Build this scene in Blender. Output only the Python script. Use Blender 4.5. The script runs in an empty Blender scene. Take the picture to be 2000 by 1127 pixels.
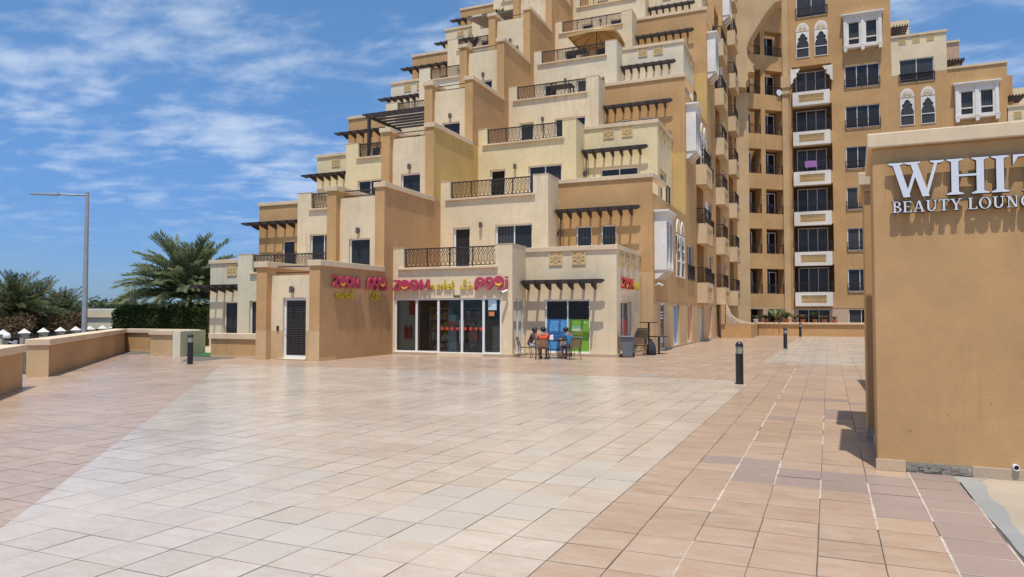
import bpy, bmesh, math, random
from mathutils import Vector, Matrix, noise as mnoise
from math import radians as R, sin, cos, pi, sqrt, atan2
random.seed(7)
S = bpy.context.scene
COL = S.collection

# ------------------------------------------------------------------ camera, world, sun, exposure
# World axes follow the building: +X runs along its shop fronts to the right, +Y away from the camera along its long side.
cam_d = bpy.data.cameras.new('camera'); cam = bpy.data.objects.new('camera', cam_d); COL.objects.link(cam)
cam_d.sensor_width = 36.0; cam_d.lens = 36.0 * 1375.0 / 2000.0
cam_d.clip_start = 0.05; cam_d.clip_end = 4000
cam.location = (0, 0, 1.6)
cam.rotation_euler = (R(90) + math.atan(48.5 / 1375.0), 0, R(22.9))
S.camera = cam
SUN_EL = R(72.5); SUN_DIR = Vector((0.28, -1.05, 3.45)).normalized()
W = bpy.data.worlds.new('World'); S.world = W; W.use_nodes = True
nt = W.node_tree; nt.nodes.clear()
def wn(t): return nt.nodes.new(t)
out = wn('ShaderNodeOutputWorld'); bg = wn('ShaderNodeBackground'); sky = wn('ShaderNodeTexSky')
sky.sky_type = 'NISHITA'; sky.sun_disc = False; sky.sun_elevation = SUN_EL
sky.sun_rotation = math.atan2(SUN_DIR.x, SUN_DIR.y)
sky.air_density = 1.0; sky.dust_density = 0.5; sky.ozone_density = 4.0; sky.altitude = 0
bg.inputs['Strength'].default_value = 0.15
tc = wn('ShaderNodeTexCoord'); sep = wn('ShaderNodeSeparateXYZ'); nt.links.new(tc.outputs['Generated'], sep.inputs[0])
def wmath(op, a, b=None, clamp=False):
    m = wn('ShaderNodeMath'); m.operation = op; m.use_clamp = clamp
    for i, x in enumerate((a, b)):
        if x is None: continue
        if isinstance(x, (int, float)): m.inputs[i].default_value = x
        else: nt.links.new(x, m.inputs[i])
    return m.outputs[0]
zz = wmath('ADD', wmath('MAXIMUM', sep.outputs[2], 0.0), 0.12)
cx = wmath('DIVIDE', sep.outputs[0], zz); cy = wmath('DIVIDE', sep.outputs[1], zz)
comb = wn('ShaderNodeCombineXYZ'); nt.links.new(cx, comb.inputs[0]); nt.links.new(cy, comb.inputs[1])
mp = wn('ShaderNodeMapping'); mp.inputs['Rotation'].default_value = (0, 0, R(35)); mp.inputs['Scale'].default_value = (0.85, 1.2, 1)
mp.inputs['Location'].default_value = (3.1, 1.7, 0)
nt.links.new(comb.outputs[0], mp.inputs[0])
def wnoise(scale, detail, rough, dist):
    n = wn('ShaderNodeTexNoise'); n.inputs['Scale'].default_value = scale; n.inputs['Detail'].default_value = detail
    n.inputs['Roughness'].default_value = rough; n.inputs['Distortion'].default_value = dist
    nt.links.new(mp.outputs[0], n.inputs['Vector']); return n.outputs['Fac']
n1 = wnoise(2.1, 8, 0.58, 0.1); n2 = wnoise(8.5, 5, 0.55, 0.2); n3 = wnoise(0.55, 2, 0.5, 0.0)
cl = wmath('ADD', wmath('MULTIPLY', n1, 0.62), wmath('ADD', wmath('MULTIPLY', n2, 0.28), wmath('MULTIPLY', n3, 0.35)))
rmp = wn('ShaderNodeMapRange'); rmp.interpolation_type = 'SMOOTHSTEP'
rmp.inputs['From Min'].default_value = 0.572; rmp.inputs['From Max'].default_value = 0.80
nt.links.new(cl, rmp.inputs[0])
hz = wn('ShaderNodeMapRange'); hz.interpolation_type = 'SMOOTHSTEP'
hz.inputs['From Min'].default_value = 0.02; hz.inputs['From Max'].default_value = 0.22
nt.links.new(sep.outputs[2], hz.inputs[0])
fac = wmath('MULTIPLY', wmath('MULTIPLY', rmp.outputs[0], hz.outputs[0]), 0.52)
tint = wn('ShaderNodeMix'); tint.data_type = 'RGBA'; tint.blend_type = 'MULTIPLY'; tint.inputs[0].default_value = 1.0
nt.links.new(sky.outputs[0], tint.inputs[6]); tg = wn('ShaderNodeMix'); tg.data_type = 'RGBA'; tgr = wn('ShaderNodeMapRange'); tgr.interpolation_type = 'SMOOTHSTEP'; tgr.inputs['From Max'].default_value = .42; nt.links.new(sep.outputs[2], tgr.inputs[0]); nt.links.new(tgr.outputs[0], tg.inputs[0]); tg.inputs[6].default_value = (.29, .41, .66, 1); tg.inputs[7].default_value = (.55, .735, .84, 1); nt.links.new(tg.outputs[2], tint.inputs[7])
mixc = wn('ShaderNodeMix'); mixc.data_type = 'RGBA'
nt.links.new(fac, mixc.inputs[0]); nt.links.new(tint.outputs[2], mixc.inputs[6]); mixc.inputs[7].default_value = (4.9, 5.35, 5.9, 1)
nt.links.new(mixc.outputs[2], bg.inputs['Color']); nt.links.new(bg.outputs[0], out.inputs[0])
sl = bpy.data.lights.new('sun', 'SUN'); sl.energy = 3.7; sl.angle = R(0.53); sl.color = (1.0, 0.955, 0.88)
sun = bpy.data.objects.new('sun', sl); COL.objects.link(sun); sun.location = (0, -10, 60)
sun.rotation_euler = SUN_DIR.to_track_quat('Z', 'Y').to_euler()
S.view_settings.view_transform = 'Standard'; S.view_settings.look = 'None'
S.view_settings.exposure = 0.24; S.view_settings.gamma = 1.0; S.view_settings.use_curve_mapping = False
S.cycles.max_bounces = 6; S.cycles.caustics_reflective = False; S.cycles.caustics_refractive = False

# ------------------------------------------------------------------ materials
MATS = {}
def nodes(m): return m.node_tree.nodes, m.node_tree.links
def mat(name, rgb, rough=0.6, metal=0.0, spec=0.5, emit=None, var=0.0, vscale=3.0):
    m = bpy.data.materials.new(name); m.use_nodes = True; MATS[name] = m
    b = m.node_tree.nodes['Principled BSDF']
    b.inputs['Base Color'].default_value = (*rgb, 1); b.inputs['Roughness'].default_value = rough
    b.inputs['Metallic'].default_value = metal; b.inputs['Specular IOR Level'].default_value = spec
    if var:
        N, L = nodes(m); g = N.new('ShaderNodeNewGeometry'); n = N.new('ShaderNodeTexNoise')
        n.inputs['Scale'].default_value = vscale; n.inputs['Detail'].default_value = 6
        L.new(g.outputs['Position'], n.inputs['Vector'])
        r = N.new('ShaderNodeMapRange'); r.inputs[1].default_value = .3; r.inputs[2].default_value = .7
        r.inputs[3].default_value = 1 - var; r.inputs[4].default_value = 1 + var; L.new(n.outputs[0], r.inputs[0])
        mx = N.new('ShaderNodeMix'); mx.data_type = 'RGBA'; mx.blend_type = 'MULTIPLY'; mx.inputs[0].default_value = 1
        mx.inputs[6].default_value = (*rgb, 1); L.new(r.outputs[0], mx.inputs[7]); L.new(mx.outputs[2], b.inputs['Base Color'])
    return m
def stucco(name, rgb, stain=0.35, dirt=(0.42, 0.33, 0.24)):
    m = bpy.data.materials.new(name); m.use_nodes = True; MATS[name] = m
    N, L = nodes(m); b = N['Principled BSDF']; b.inputs['Roughness'].default_value = 0.9; b.inputs['Specular IOR Level'].default_value = 0.2
    g = N.new('ShaderNodeNewGeometry')
    def noise(scale, det, sc=(1, 1, 1), rough=.55):
        mpn = N.new('ShaderNodeMapping'); mpn.inputs['Scale'].default_value = sc; L.new(g.outputs['Position'], mpn.inputs[0])
        n = N.new('ShaderNodeTexNoise'); n.inputs['Scale'].default_value = scale; n.inputs['Detail'].default_value = det
        n.inputs['Roughness'].default_value = rough; L.new(mpn.outputs[0], n.inputs['Vector']); return n.outputs[0]
    def rng(x, a, b_, c, d):
        r = N.new('ShaderNodeMapRange'); r.inputs[1].default_value = a; r.inputs[2].default_value = b_; r.inputs[3].default_value = c; r.inputs[4].default_value = d
        L.new(x, r.inputs[0]); return r.outputs[0]
    big = rng(noise(0.55, 5), .3, .7, .88, 1.1)
    mid = rng(noise(5, 7, rough=.65), .3, .7, .94, 1.06)
    mul = N.new('ShaderNodeMath'); mul.operation = 'MULTIPLY'; L.new(big, mul.inputs[0]); L.new(mid, mul.inputs[1])
    c1 = N.new('ShaderNodeMix'); c1.data_type = 'RGBA'; c1.blend_type = 'MULTIPLY'; c1.inputs[0].default_value = 1
    c1.inputs[6].default_value = (*rgb, 1); L.new(mul.outputs[0], c1.inputs[7])
    st = rng(noise(1.0, 6, (5.0, 5.0, 0.35), .7), .48, .70, 0, min(.95, stain * 1.25))      # rain streaks
    patch = rng(noise(0.5, 3), .45, .65, 0, 1)
    sm = N.new('ShaderNodeMath'); sm.operation = 'MULTIPLY'; L.new(st, sm.inputs[0]); L.new(patch, sm.inputs[1])
    c2 = N.new('ShaderNodeMix'); c2.data_type = 'RGBA'; L.new(sm.outputs[0], c2.inputs[0]); L.new(c1.outputs[2], c2.inputs[6])
    c2.inputs[7].default_value = (rgb[0] * dirt[0] * 1.3, rgb[1] * dirt[1] * 1.5, rgb[2] * dirt[2] * 2.0, 1)
    L.new(c2.outputs[2], b.inputs['Base Color'])
    bp = N.new('ShaderNodeBump'); bp.inputs['Strength'].default_value = .22; bp.inputs['Distance'].default_value = .008
    L.new(noise(45, 4), bp.inputs['Height']); L.new(bp.outputs[0], b.inputs['Normal'])
    return m
stucco('tan', (0.545, 0.33, 0.148)); stucco('tan_light', (0.60, 0.415, 0.225), .25); stucco('tan_dark', (0.50, 0.30, 0.145))
stucco('cream', (0.765, 0.625, 0.415), .38); stucco('cream_yellow', (0.78, 0.635, 0.37), .2); stucco('ochre', (0.58, 0.40, 0.15), .2)
stucco('cream_grey', (0.76, 0.655, 0.475), .3); stucco('coping', (0.70, 0.545, 0.365), .3); stucco('yellow', (0.62, 0.42, 0.16), .25)
stucco('balcony_cream', (0.66, 0.50, 0.31), .2); stucco('tan_kiosk', (0.54, 0.325, 0.148), .6); stucco('gravelly', (0.42, 0.345, 0.26), .5); stucco('partition', (0.66, 0.68, 0.60), .1); stucco('sage', (0.70, 0.65, 0.49), .2); stucco('cream_green', (0.68, 0.60, 0.43), .3); stucco('white_plaster', (0.80, 0.75, 0.68), .2)
stucco('pink_render', (0.55, 0.38, 0.27), .2); stucco('plaque_stone', (0.66, 0.48, 0.24), .3); stucco('plinth_stone', (0.48, 0.38, 0.26), .5)
stucco('rubble', (0.30, 0.27, 0.22), .8); stucco('concrete', (0.31, 0.30, 0.28), .6); stucco('rough_stone', (0.62, 0.52, 0.38), .4)
mat('white_frame', (0.80, 0.80, 0.80), .35); mat('pane', (0.030, 0.031, 0.033), .10, spec=.28)
mat('pane_dark', (0.010, 0.009, 0.008), .08, spec=.4)
def curtain_mat():
    m = mat('pane_curtain', (0.09, 0.09, 0.09), .15, spec=.28); N, L = nodes(m); b = N['Principled BSDF']
    g = N.new('ShaderNodeNewGeometry'); w = N.new('ShaderNodeTexWave'); w.inputs['Scale'].default_value = 2.2; w.inputs['Distortion'].default_value = 1.5
    mp_ = N.new('ShaderNodeMapping'); mp_.inputs['Scale'].default_value = (1, 1, 0.02); L.new(g.outputs['Position'], mp_.inputs[0]); L.new(mp_.outputs[0], w.inputs['Vector'])
    cr = N.new('ShaderNodeMix'); cr.data_type = 'RGBA'; L.new(w.outputs[1], cr.inputs[0]); cr.inputs[6].default_value = (.035, .035, .036, 1); cr.inputs[7].default_value = (.085, .083, .080, 1)
    L.new(cr.outputs[2], b.inputs['Base Color'])
curtain_mat()
def sling_mat():
    m = MATS['sling']; N, L = nodes(m); b = N['Principled BSDF']; o = [n for n in N if n.type == 'OUTPUT_MATERIAL'][0]
    t = N.new('ShaderNodeBsdfTransparent'); mx = N.new('ShaderNodeMixShader'); mx.inputs[0].default_value = .62; L.new(t.outputs[0], mx.inputs[1]); L.new(b.outputs[0], mx.inputs[2]); L.new(mx.outputs[0], o.inputs[0])
def glass_mat():
    m = bpy.data.materials.new('shop_glass'); m.use_nodes = True; MATS['shop_glass'] = m; N, L = nodes(m); N.clear()
    o = N.new('ShaderNodeOutputMaterial'); t = N.new('ShaderNodeBsdfTransparent'); t.inputs[0].default_value = (.80, .83, .82, 1)
    gl = N.new('ShaderNodeBsdfGlossy'); gl.inputs['Roughness'].default_value = .02; fr = N.new('ShaderNodeFresnel'); fr.inputs[0].default_value = 1.5
    mx = N.new('ShaderNodeMixShader'); L.new(fr.outputs[0], mx.inputs[0]); L.new(t.outputs[0], mx.inputs[1]); L.new(gl.outputs[0], mx.inputs[2]); L.new(mx.outputs[0], o.inputs[0])
glass_mat()
mat('rail_metal', (0.040, 0.029, 0.025), .5, var=.2); mat('timber', (0.040, 0.028, 0.026), .75, var=.35, vscale=6)
mat('lamp_grey', (0.10, 0.09, 0.08), .5); mat('black', (0.012, 0.012, 0.014), .45); mat('black_metal', (0.018, 0.018, 0.02), .35, spec=.5)
mat('galvanised', (0.45, 0.46, 0.46), .45, metal=.6, var=.1); mat('lamp_lens', (0.75, 0.72, 0.62), .15); mat('green_lens', (0.30, 0.31, 0.24), .12)
mat('pink', (0.47, 0.055, 0.10), .4); mat('sign_red', (0.48, 0.012, 0.02), .35); mat('sign_yellow', (0.60, 0.46, 0.012), .4); mat('smile', (0.90, 0.62, 0.02), .4)
mat('letter_white', (0.72, 0.73, 0.77), .35); mat('letter_edge', (0.02, 0.015, 0.012), .5)
mat('poster_blue', (0.09, 0.33, 0.66), .35); mat('poster_green', (0.21, 0.42, 0.035), .35); mat('poster_red', (0.60, 0.05, 0.03), .35); mat('poster_pale', (0.55, 0.70, 0.75), .35)
mat('poster_orange', (0.65, 0.22, 0.08), .35)
mat('print_white', (0.82, 0.84, 0.84), .5); mat('print_lightblue', (0.45, 0.68, 0.85), .5); mat('print_yellow', (0.85, 0.66, 0.03), .5); mat('print_green', (0.34, 0.55, 0.12), .5)
mat('turf', (0.022, 0.125, 0.032), .9, var=.3, vscale=20); mat('road', (0.05, 0.05, 0.052), .9, var=.15)
mat('lower_ground', (0.30, 0.26, 0.21), .95, var=.2, vscale=.6); mat('grout', (0.135, 0.115, 0.095), .9, var=.25, vscale=4); mat('white_grout', (0.52, 0.43, 0.34), .85, var=.25, vscale=9)
mat('bin_grey', (0.15, 0.16, 0.18), .5, var=.08); mat('bin_lid', (0.12, 0.13, 0.145), .5); mat('sling', (0.36, 0.25, 0.15), .8, var=.12, vscale=60)
sling_mat(); mat('parasol_cloth', (0.55, 0.36, 0.16), .85); mat('skin', (0.26, 0.125, 0.075), .55); mat('hair', (0.012, 0.010, 0.010), .5)
mat('orange_cloth', (0.75, 0.085, 0.025), .8); mat('blue_cloth', (0.022, 0.15, 0.30), .8); mat('dark_cloth', (0.03, 0.03, 0.045), .85); mat('plaid', (0.10, 0.05, 0.05), .85, var=.7, vscale=30)
mat('grey_cloth', (0.32, 0.34, 0.38), .85); mat('purple_cloth', (0.36, 0.16, 0.42), .9, var=.3, vscale=8); mat('teal_cloth', (0.03, 0.20, 0.24), .9); mat('awning', (0.30, 0.26, 0.25), .85)
mat('terracotta', (0.42, 0.14, 0.06), .8, var=.15); mat('interior', (0.52, 0.52, 0.47), .8); mat('interior_dark', (0.05, 0.05, 0.05), .8); mat('cardboard', (0.50, 0.40, 0.23), .8)
mat('bark', (0.15, 0.105, 0.065), .95, var=.4, vscale=9); mat('petiole', (0.30, 0.20, 0.05), .8); mat('leather_red', (0.30, 0.02, 0.02), .5)
mat('tv_white', (0.8, 0.8, 0.8), .4)
def leafmat(name, rgb, hue=.25):
    m = mat(name, rgb, .55, spec=.35); N, L = nodes(m); b = N['Principled BSDF']; g = N.new('ShaderNodeNewGeometry')
    mx = N.new('ShaderNodeMix'); mx.data_type = 'RGBA'; L.new(g.outputs['Random Per Island'], mx.inputs[0])
    mx.inputs[6].default_value = (rgb[0] * (1 - hue), rgb[1] * (1 - hue), rgb[2] * (1 - hue), 1); mx.inputs[7].default_value = (rgb[0] * (1 + hue * 1.6), rgb[1] * (1 + hue * 1.2), rgb[2] * (1 + hue), 1)
    L.new(mx.outputs[2], b.inputs['Base Color'])
    tr = N.new('ShaderNodeBsdfTranslucent'); L.new(mx.outputs[2], tr.inputs[0]); ms = N.new('ShaderNodeMixShader'); ms.inputs[0].default_value = .38
    o = [n for n in N if n.type == 'OUTPUT_MATERIAL'][0]; L.new(b.outputs[0], ms.inputs[1]); L.new(tr.outputs[0], ms.inputs[2]); L.new(ms.outputs[0], o.inputs[0])
    return m
leafmat('palm_leaf', (0.215, 0.265, 0.140), .35); leafmat('palm_far', (0.125, 0.150, 0.066), .4); leafmat('hedge_leaf', (0.042, 0.078, 0.014), .5); leafmat('wood_leaf', (0.040, 0.070, 0.032), .4)
leafmat('dry_leaf', (0.15, 0.105, 0.055), .4); leafmat('pot_leaf', (0.10, 0.15, 0.06), .4)
def tilemat(name, rgb, rgb2, vein, rough=.2):
    m = bpy.data.materials.new(name); m.use_nodes = True; MATS[name] = m; N, L = nodes(m); b = N['Principled BSDF']
    g = N.new('ShaderNodeNewGeometry'); at = N.new('ShaderNodeAttribute'); at.attribute_name = 'rnd'
    off = N.new('ShaderNodeVectorMath'); off.operation = 'MULTIPLY_ADD'; off.inputs[1].default_value = (1, 1, 1)
    L.new(g.outputs['Position'], off.inputs[0]); sc = N.new('ShaderNodeVectorMath'); sc.operation = 'SCALE'; sc.inputs['Scale'].default_value = 37.0
    L.new(at.outputs['Vector'], sc.inputs[0]); L.new(sc.outputs[0], off.inputs[2])
    def noise(scale, det, rot, sc_, r=.6, dist=0):
        mpn = N.new('ShaderNodeMapping'); mpn.inputs['Rotation'].default_value = (0, 0, rot); mpn.inputs['Scale'].default_value = sc_
        L.new(off.outputs[0], mpn.inputs[0]); n = N.new('ShaderNodeTexNoise'); n.inputs['Scale'].default_value = scale; n.inputs['Detail'].default_value = det
        n.inputs['Roughness'].default_value = r; n.inputs['Distortion'].default_value = dist; L.new(mpn.outputs[0], n.inputs['Vector']); return n.outputs[0]
    def rng(x, a, b_, c, d):
        r = N.new('ShaderNodeMapRange'); r.inputs[1].default_value = a; r.inputs[2].default_value = b_; r.inputs[3].default_value = c; r.inputs[4].default_value = d
        L.new(x, r.inputs[0]); return r.outputs[0]
    v = rng(noise(3.0, 8, 0.4, (1, 2.6, 1), .65, .6), .35, .70, 0, 1)
    sep_ = N.new('ShaderNodeSeparateXYZ'); L.new(at.outputs['Vector'], sep_.inputs[0])
    tone = rng(sep_.outputs[0], 0, 1, .945, 1.045)
    c0 = N.new('ShaderNodeMix'); c0.data_type = 'RGBA'; L.new(sep_.outputs[1], c0.inputs[0]); c0.inputs[6].default_value = (*rgb, 1); c0.inputs[7].default_value = (*rgb2, 1)
    c1 = N.new('ShaderNodeMix'); c1.data_type = 'RGBA'; L.new(v, c1.inputs[0]); L.new(c0.outputs[2], c1.inputs[6]); c1.inputs[7].default_value = (*vein, 1)
    c2 = N.new('ShaderNodeMix'); c2.data_type = 'RGBA'; c2.blend_type = 'MULTIPLY'; c2.inputs[0].default_value = 1; L.new(c1.outputs[2], c2.inputs[6]); L.new(tone, c2.inputs[7])
    fine = rng(noise(15, 6, .15, (1, 3.2, 1), .7, .3), .3, .7, .93, 1.06); fm = N.new('ShaderNodeMath'); fm.operation = 'MULTIPLY'; L.new(tone, fm.inputs[0]); L.new(fine, fm.inputs[1]); L.new(fm.outputs[0], c2.inputs[7])
    # grime in the plaza at large
    n = N.new('ShaderNodeTexNoise'); n.inputs['Scale'].default_value = .8; n.inputs['Detail'].default_value = 8; L.new(g.outputs['Position'], n.inputs['Vector'])
    gr = rng(n.outputs[0], .32, .68, .945, 1.04)
    c3 = N.new('ShaderNodeMix'); c3.data_type = 'RGBA'; c3.blend_type = 'MULTIPLY'; c3.inputs[0].default_value = 1; L.new(c2.outputs[2], c3.inputs[6]); L.new(gr, c3.inputs[7])
    L.new(c3.outputs[2], b.inputs['Base Color'])
    L.new(rng(n.outputs[0], .3, .7, rough, rough + .09), b.inputs['Roughness']); b.inputs['Specular IOR Level'].default_value = .5
    bp = N.new('ShaderNodeBump'); bp.inputs['Strength'].default_value = .10; bp.inputs['Distance'].default_value = .004
    L.new(noise(9, 3, 0, (1, 1, 1)), bp.inputs['Height']); L.new(bp.outputs[0], b.inputs['Normal'])
    return m
tilemat('tile_pale', (0.555, 0.468, 0.375), (0.57, 0.49, 0.40), (0.515, 0.395, 0.29), .20)
tilemat('tile_grey', (0.52, 0.445, 0.36), (0.53, 0.45, 0.365), (0.51, 0.435, 0.35), .32)
tilemat('tile_tan', (0.405, 0.262, 0.172), (0.44, 0.29, 0.195), (0.485, 0.37, 0.27), .28)
tilemat('tile_mauve', (0.325, 0.24, 0.205), (0.345, 0.255, 0.215), (0.335, 0.25, 0.21), .32)
tilemat('tile_rose', (0.365, 0.255, 0.19), (0.385, 0.27, 0.205), (0.44, 0.335, 0.26), .22)
tilemat('tile_stucco', (0.62, 0.46, 0.29), (0.63, 0.47, 0.30), (0.60, 0.44, 0.28), .5)

# ------------------------------------------------------------------ mesh helpers
class FR:
    """Vertical-wall frame: s runs right as seen from outside, n outward, z up."""
    def __init__(self, ox, oy, ang):
        self.o = (ox, oy); self.d = (cos(ang), sin(ang)); self.nrm = (sin(ang), -cos(ang)); self.ang = ang
    def __call__(self, s, n, z):
        return (self.o[0] + s * self.d[0] + n * self.nrm[0], self.o[1] + s * self.d[1] + n * self.nrm[1], z)
IDN = lambda x, y, z: (x, y, z)
class MB:
    def __init__(self, fr=None): self.v = []; self.f = []; self.fr = fr or IDN
    def add(self, pts, faces):
        b = len(self.v); self.v += [self.fr(*p) for p in pts]; self.f += [tuple(b + i for i in f) for f in faces]
    def box(self, a0, a1, b0, b1, c0, c1, skip=''):
        P = [(x, y, z) for z in (c0, c1) for y in (b0, b1) for x in (a0, a1)]
        F = {'d': (0, 2, 3, 1), 'u': (4, 5, 7, 6), 'y': (0, 1, 5, 4), 'Y': (2, 6, 7, 3), 'x': (0, 4, 6, 2), 'X': (1, 3, 7, 5)}
        self.add(P, [f for k, f in F.items() if k not in skip]); return self
    def quad(self, a, b, c, d): self.add([a, b, c, d], [(0, 1, 2, 3)]); return self
    def prism(self, prof, axis, a, b):
        """prof: list of 2D points; extruded along axis index (0/1/2) from a to b."""
        n = len(prof)
        def p(q, t):
            r = list(q); r.insert(axis, t); return tuple(r)
        pts = [p(q, a) for q in prof] + [p(q, b) for q in prof]
        self.add(pts, [tuple(range(n))[::-1], tuple(range(n, 2 * n))] + [(i, (i + 1) % n, n + (i + 1) % n, n + i) for i in range(n)]); return self
    def tube(self, pts, r, n=6, closed=False, cap=True):
        pts = [Vector(p) for p in pts]; m = len(pts); rr = r if isinstance(r, (list, tuple)) else [r] * m
        ring = []; up = Vector((0, 0, 1)); B0 = len(self.v); V = []
        for i, p in enumerate(pts):
            a = pts[i - 1] if (i > 0 or closed) else p; c = pts[(i + 1) % m] if (i < m - 1 or closed) else p
            t = (c - a).normalized() if (c - a).length > 1e-9 else Vector((0, 0, 1))
            u = t.cross(up) if abs(t.z) < .95 else t.cross(Vector((1, 0, 0))); u.normalize(); w = u.cross(t)
            for k in range(n):
                q = p + (u * cos(2 * pi * (k + .5) / n) + w * sin(2 * pi * (k + .5) / n)) * rr[i]; V.append(tuple(q))
        F = []
        for i in range(m if closed else m - 1):
            j = (i + 1) % m
            for k in range(n): F.append((i * n + k, i * n + (k + 1) % n, j * n + (k + 1) % n, j * n + k))
        if not closed and cap: F += [tuple(range(n))[::-1], tuple(range((m - 1) * n, m * n))]
        self.add(V, F); return self
    def lathe(self, prof, cx=0, cy=0, n=16):
        V = [(cx + r * cos(2 * pi * k / n), cy + r * sin(2 * pi * k / n), z) for r, z in prof for k in range(n)]; m = len(prof)
        F = [(i * n + k, i * n + (k + 1) % n, (i + 1) * n + (k + 1) % n, (i + 1) * n + k) for i in range(m - 1) for k in range(n)]
        F += [tuple(range(n))[::-1], tuple(range((m - 1) * n, m * n))]; self.add(V, F); return self
    def mesh(self, name):
        me = bpy.data.meshes.new(name); me.from_pydata(self.v, [], self.f); me.update(); return me
    def build(self, name, material, parent=None, smooth=False, world=True, bevel=0, kind=None):
        me = self.mesh(name); me.materials.append(MATS[material])
        if smooth: me.polygons.foreach_set('use_smooth', [True] * len(me.polygons))
        return link(me, name, parent, world, bevel, kind)
def link(me, name, parent=None, world=True, bevel=0, kind=None):
    o = bpy.data.objects.new(name, me); COL.objects.link(o)
    if parent:
        o.parent = parent
        if world and parent.parent is None and parent.type == 'EMPTY': o.location = -parent.location
    if bevel:
        md = o.modifiers.new('bevel', 'BEVEL'); md.width = bevel; md.segments = 2; md.limit_method = 'ANGLE'
    if kind: o['kind'] = kind
    return o
def tag(o, label, cat, group=None):
    o['label'] = label; o['category'] = cat
    if group: o['group'] = group
    return o
def thing(name, label, cat, loc=(0, 0, 0), rz=0, group=None):
    o = bpy.data.objects.new(name, None); COL.objects.link(o); o.location = loc; o.rotation_euler = (0, 0, rz); o.empty_display_size = .3
    return tag(o, label, cat, group)
def copy_tree(o, loc, rz, label, group=None):
    def cp(x, par):
        c = x.copy(); COL.objects.link(c); c.parent = par
        for ch in [k for k in bpy.data.objects if k.parent == x]: cp(ch, c)
        return c
    r = cp(o, None); r.location = loc; r.rotation_euler = (0, 0, rz); r['label'] = label
    if group: r['group'] = group
    return r
def struct(o): o['kind'] = 'structure'; return o
def facade(mb, fr, s0, s1, z0, z1, ops, depth=.18, n=0.0):
    """A wall face with real openings and reveals."""
    ss = sorted({s0, s1, *[max(s0, min(s1, x)) for o in ops for x in o[:2]]}); zs = sorted({z0, z1, *[max(z0, min(z1, x)) for o in ops for x in o[2:4]]})
    old = mb.fr; mb.fr = fr
    for i in range(len(ss) - 1):
        for j in range(len(zs) - 1):
            a, b, c, d = ss[i], ss[i + 1], zs[j], zs[j + 1]; mx, mz = (a + b) / 2, (c + d) / 2
            if any(o[0] < mx < o[1] and o[2] < mz < o[3] for o in ops): continue
            mb.quad((a, n, c), (b, n, c), (b, n, d), (a, n, d))
    for o in ops:
        a, b, c, d = o[:4]; e = n - (o[4] if len(o) > 4 else depth)
        mb.quad((a, n, c), (a, n, d), (a, e, d), (a, e, c)); mb.quad((b, n, c), (b, e, c), (b, e, d), (b, n, d))
        mb.quad((a, n, d), (b, n, d), (b, e, d), (a, e, d)); mb.quad((a, n, c), (a, e, c), (b, e, c), (b, n, c))
    mb.fr = old; return mb
FRAME_W = .055
def window(par, fr, a, b, c, d, n=-.12, mull=1, pane='pane', horiz=None, name='window', w=FRAME_W, sash=.5):
    """White framed window filling an opening: frame mesh with one pane object per light."""
    m = MB(fr); t = .05
    m.box(a, a + w, n - t, n, c, d); m.box(b - w, b, n - t, n, c, d); m.box(a + w, b - w, n - t, n, d - w, d); m.box(a + w, b - w, n - t, n, c, c + w)
    xs = [a + w + (b - a - 2 * w) * i / mull for i in range(mull + 1)]
    for x in xs[1:-1]: m.box(x - w * .4, x + w * .4, n - t, n - .003, c + w, d - w)
    if horiz: m.box(a + w, b - w, n - t, n - .006, horiz - w * .45, horiz + w * .45)
    f = m.build(name, 'white_frame', par)
    for i in range(mull):
        p = pane[i % len(pane)] if isinstance(pane, list) else pane
        g = MB(fr).box(xs[i], xs[i + 1], n - t + .004, n - t + .012, c + w * .5, d - w * .5).build('pane', p, f)
    return f
def railing(par, fr, s0, s1, z0, z1, n=0.0, cell=.185, detail=True, posts=3):
    """Wrought-iron balustrade: rails and posts, and a woven panel of elongated loops."""
    m = MB(fr); t = .022
    m.box(s0, s1, n - t * 1.4, n + t * 1.4, z1 - .045, z1); m.box(s0, s1, n - t, n + t, z0, z0 + .03)
    o = m.build('railing', 'rail_metal', par)
    for i in range(posts + 1):
        x = s0 + .02 + (s1 - s0 - .04) * i / posts; MB(fr).box(x - .02, x + .02, n - .02, n + .02, z0 - .08, z1 - .045).build('railing_post', 'rail_metal', o)
    q = MB(fr); k = max(1, round((s1 - s0) / cell)); c = (s1 - s0) / k; h = z1 - .045 - z0 - .03; zb = z0 + .03; r = .0115
    if detail:
        for i in range(k):
            x = s0 + c * (i + .5); a = .47 * c; e = .16 * c
            for sg in (-1, 1):
                q.tube([(x - sg * e, n, zb), (x + sg * a, n, zb + .22 * h), (x + sg * a, n, zb + .60 * h), (x - sg * a * .98, n, zb + .98 * h)], r, 4)
                q.tube([(x + sg * e, n, zb + .06 * h), (x + sg * e, n, zb + .60 * h), (x + sg * a, n, zb + .82 * h), (x + sg * e, n, zb + h)], r, 4)
    else:
        for i in range(k + 1):
            x = s0 + c * i; q.box(x - .009, x + .009, n - .009, n + .009, zb, zb + h)
        q.box(s0, s1, n - .008, n + .008, zb + h * .8, zb + h * .83)
    q.build('railing_panel', 'rail_metal', o, kind='stuff')
    return o
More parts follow.
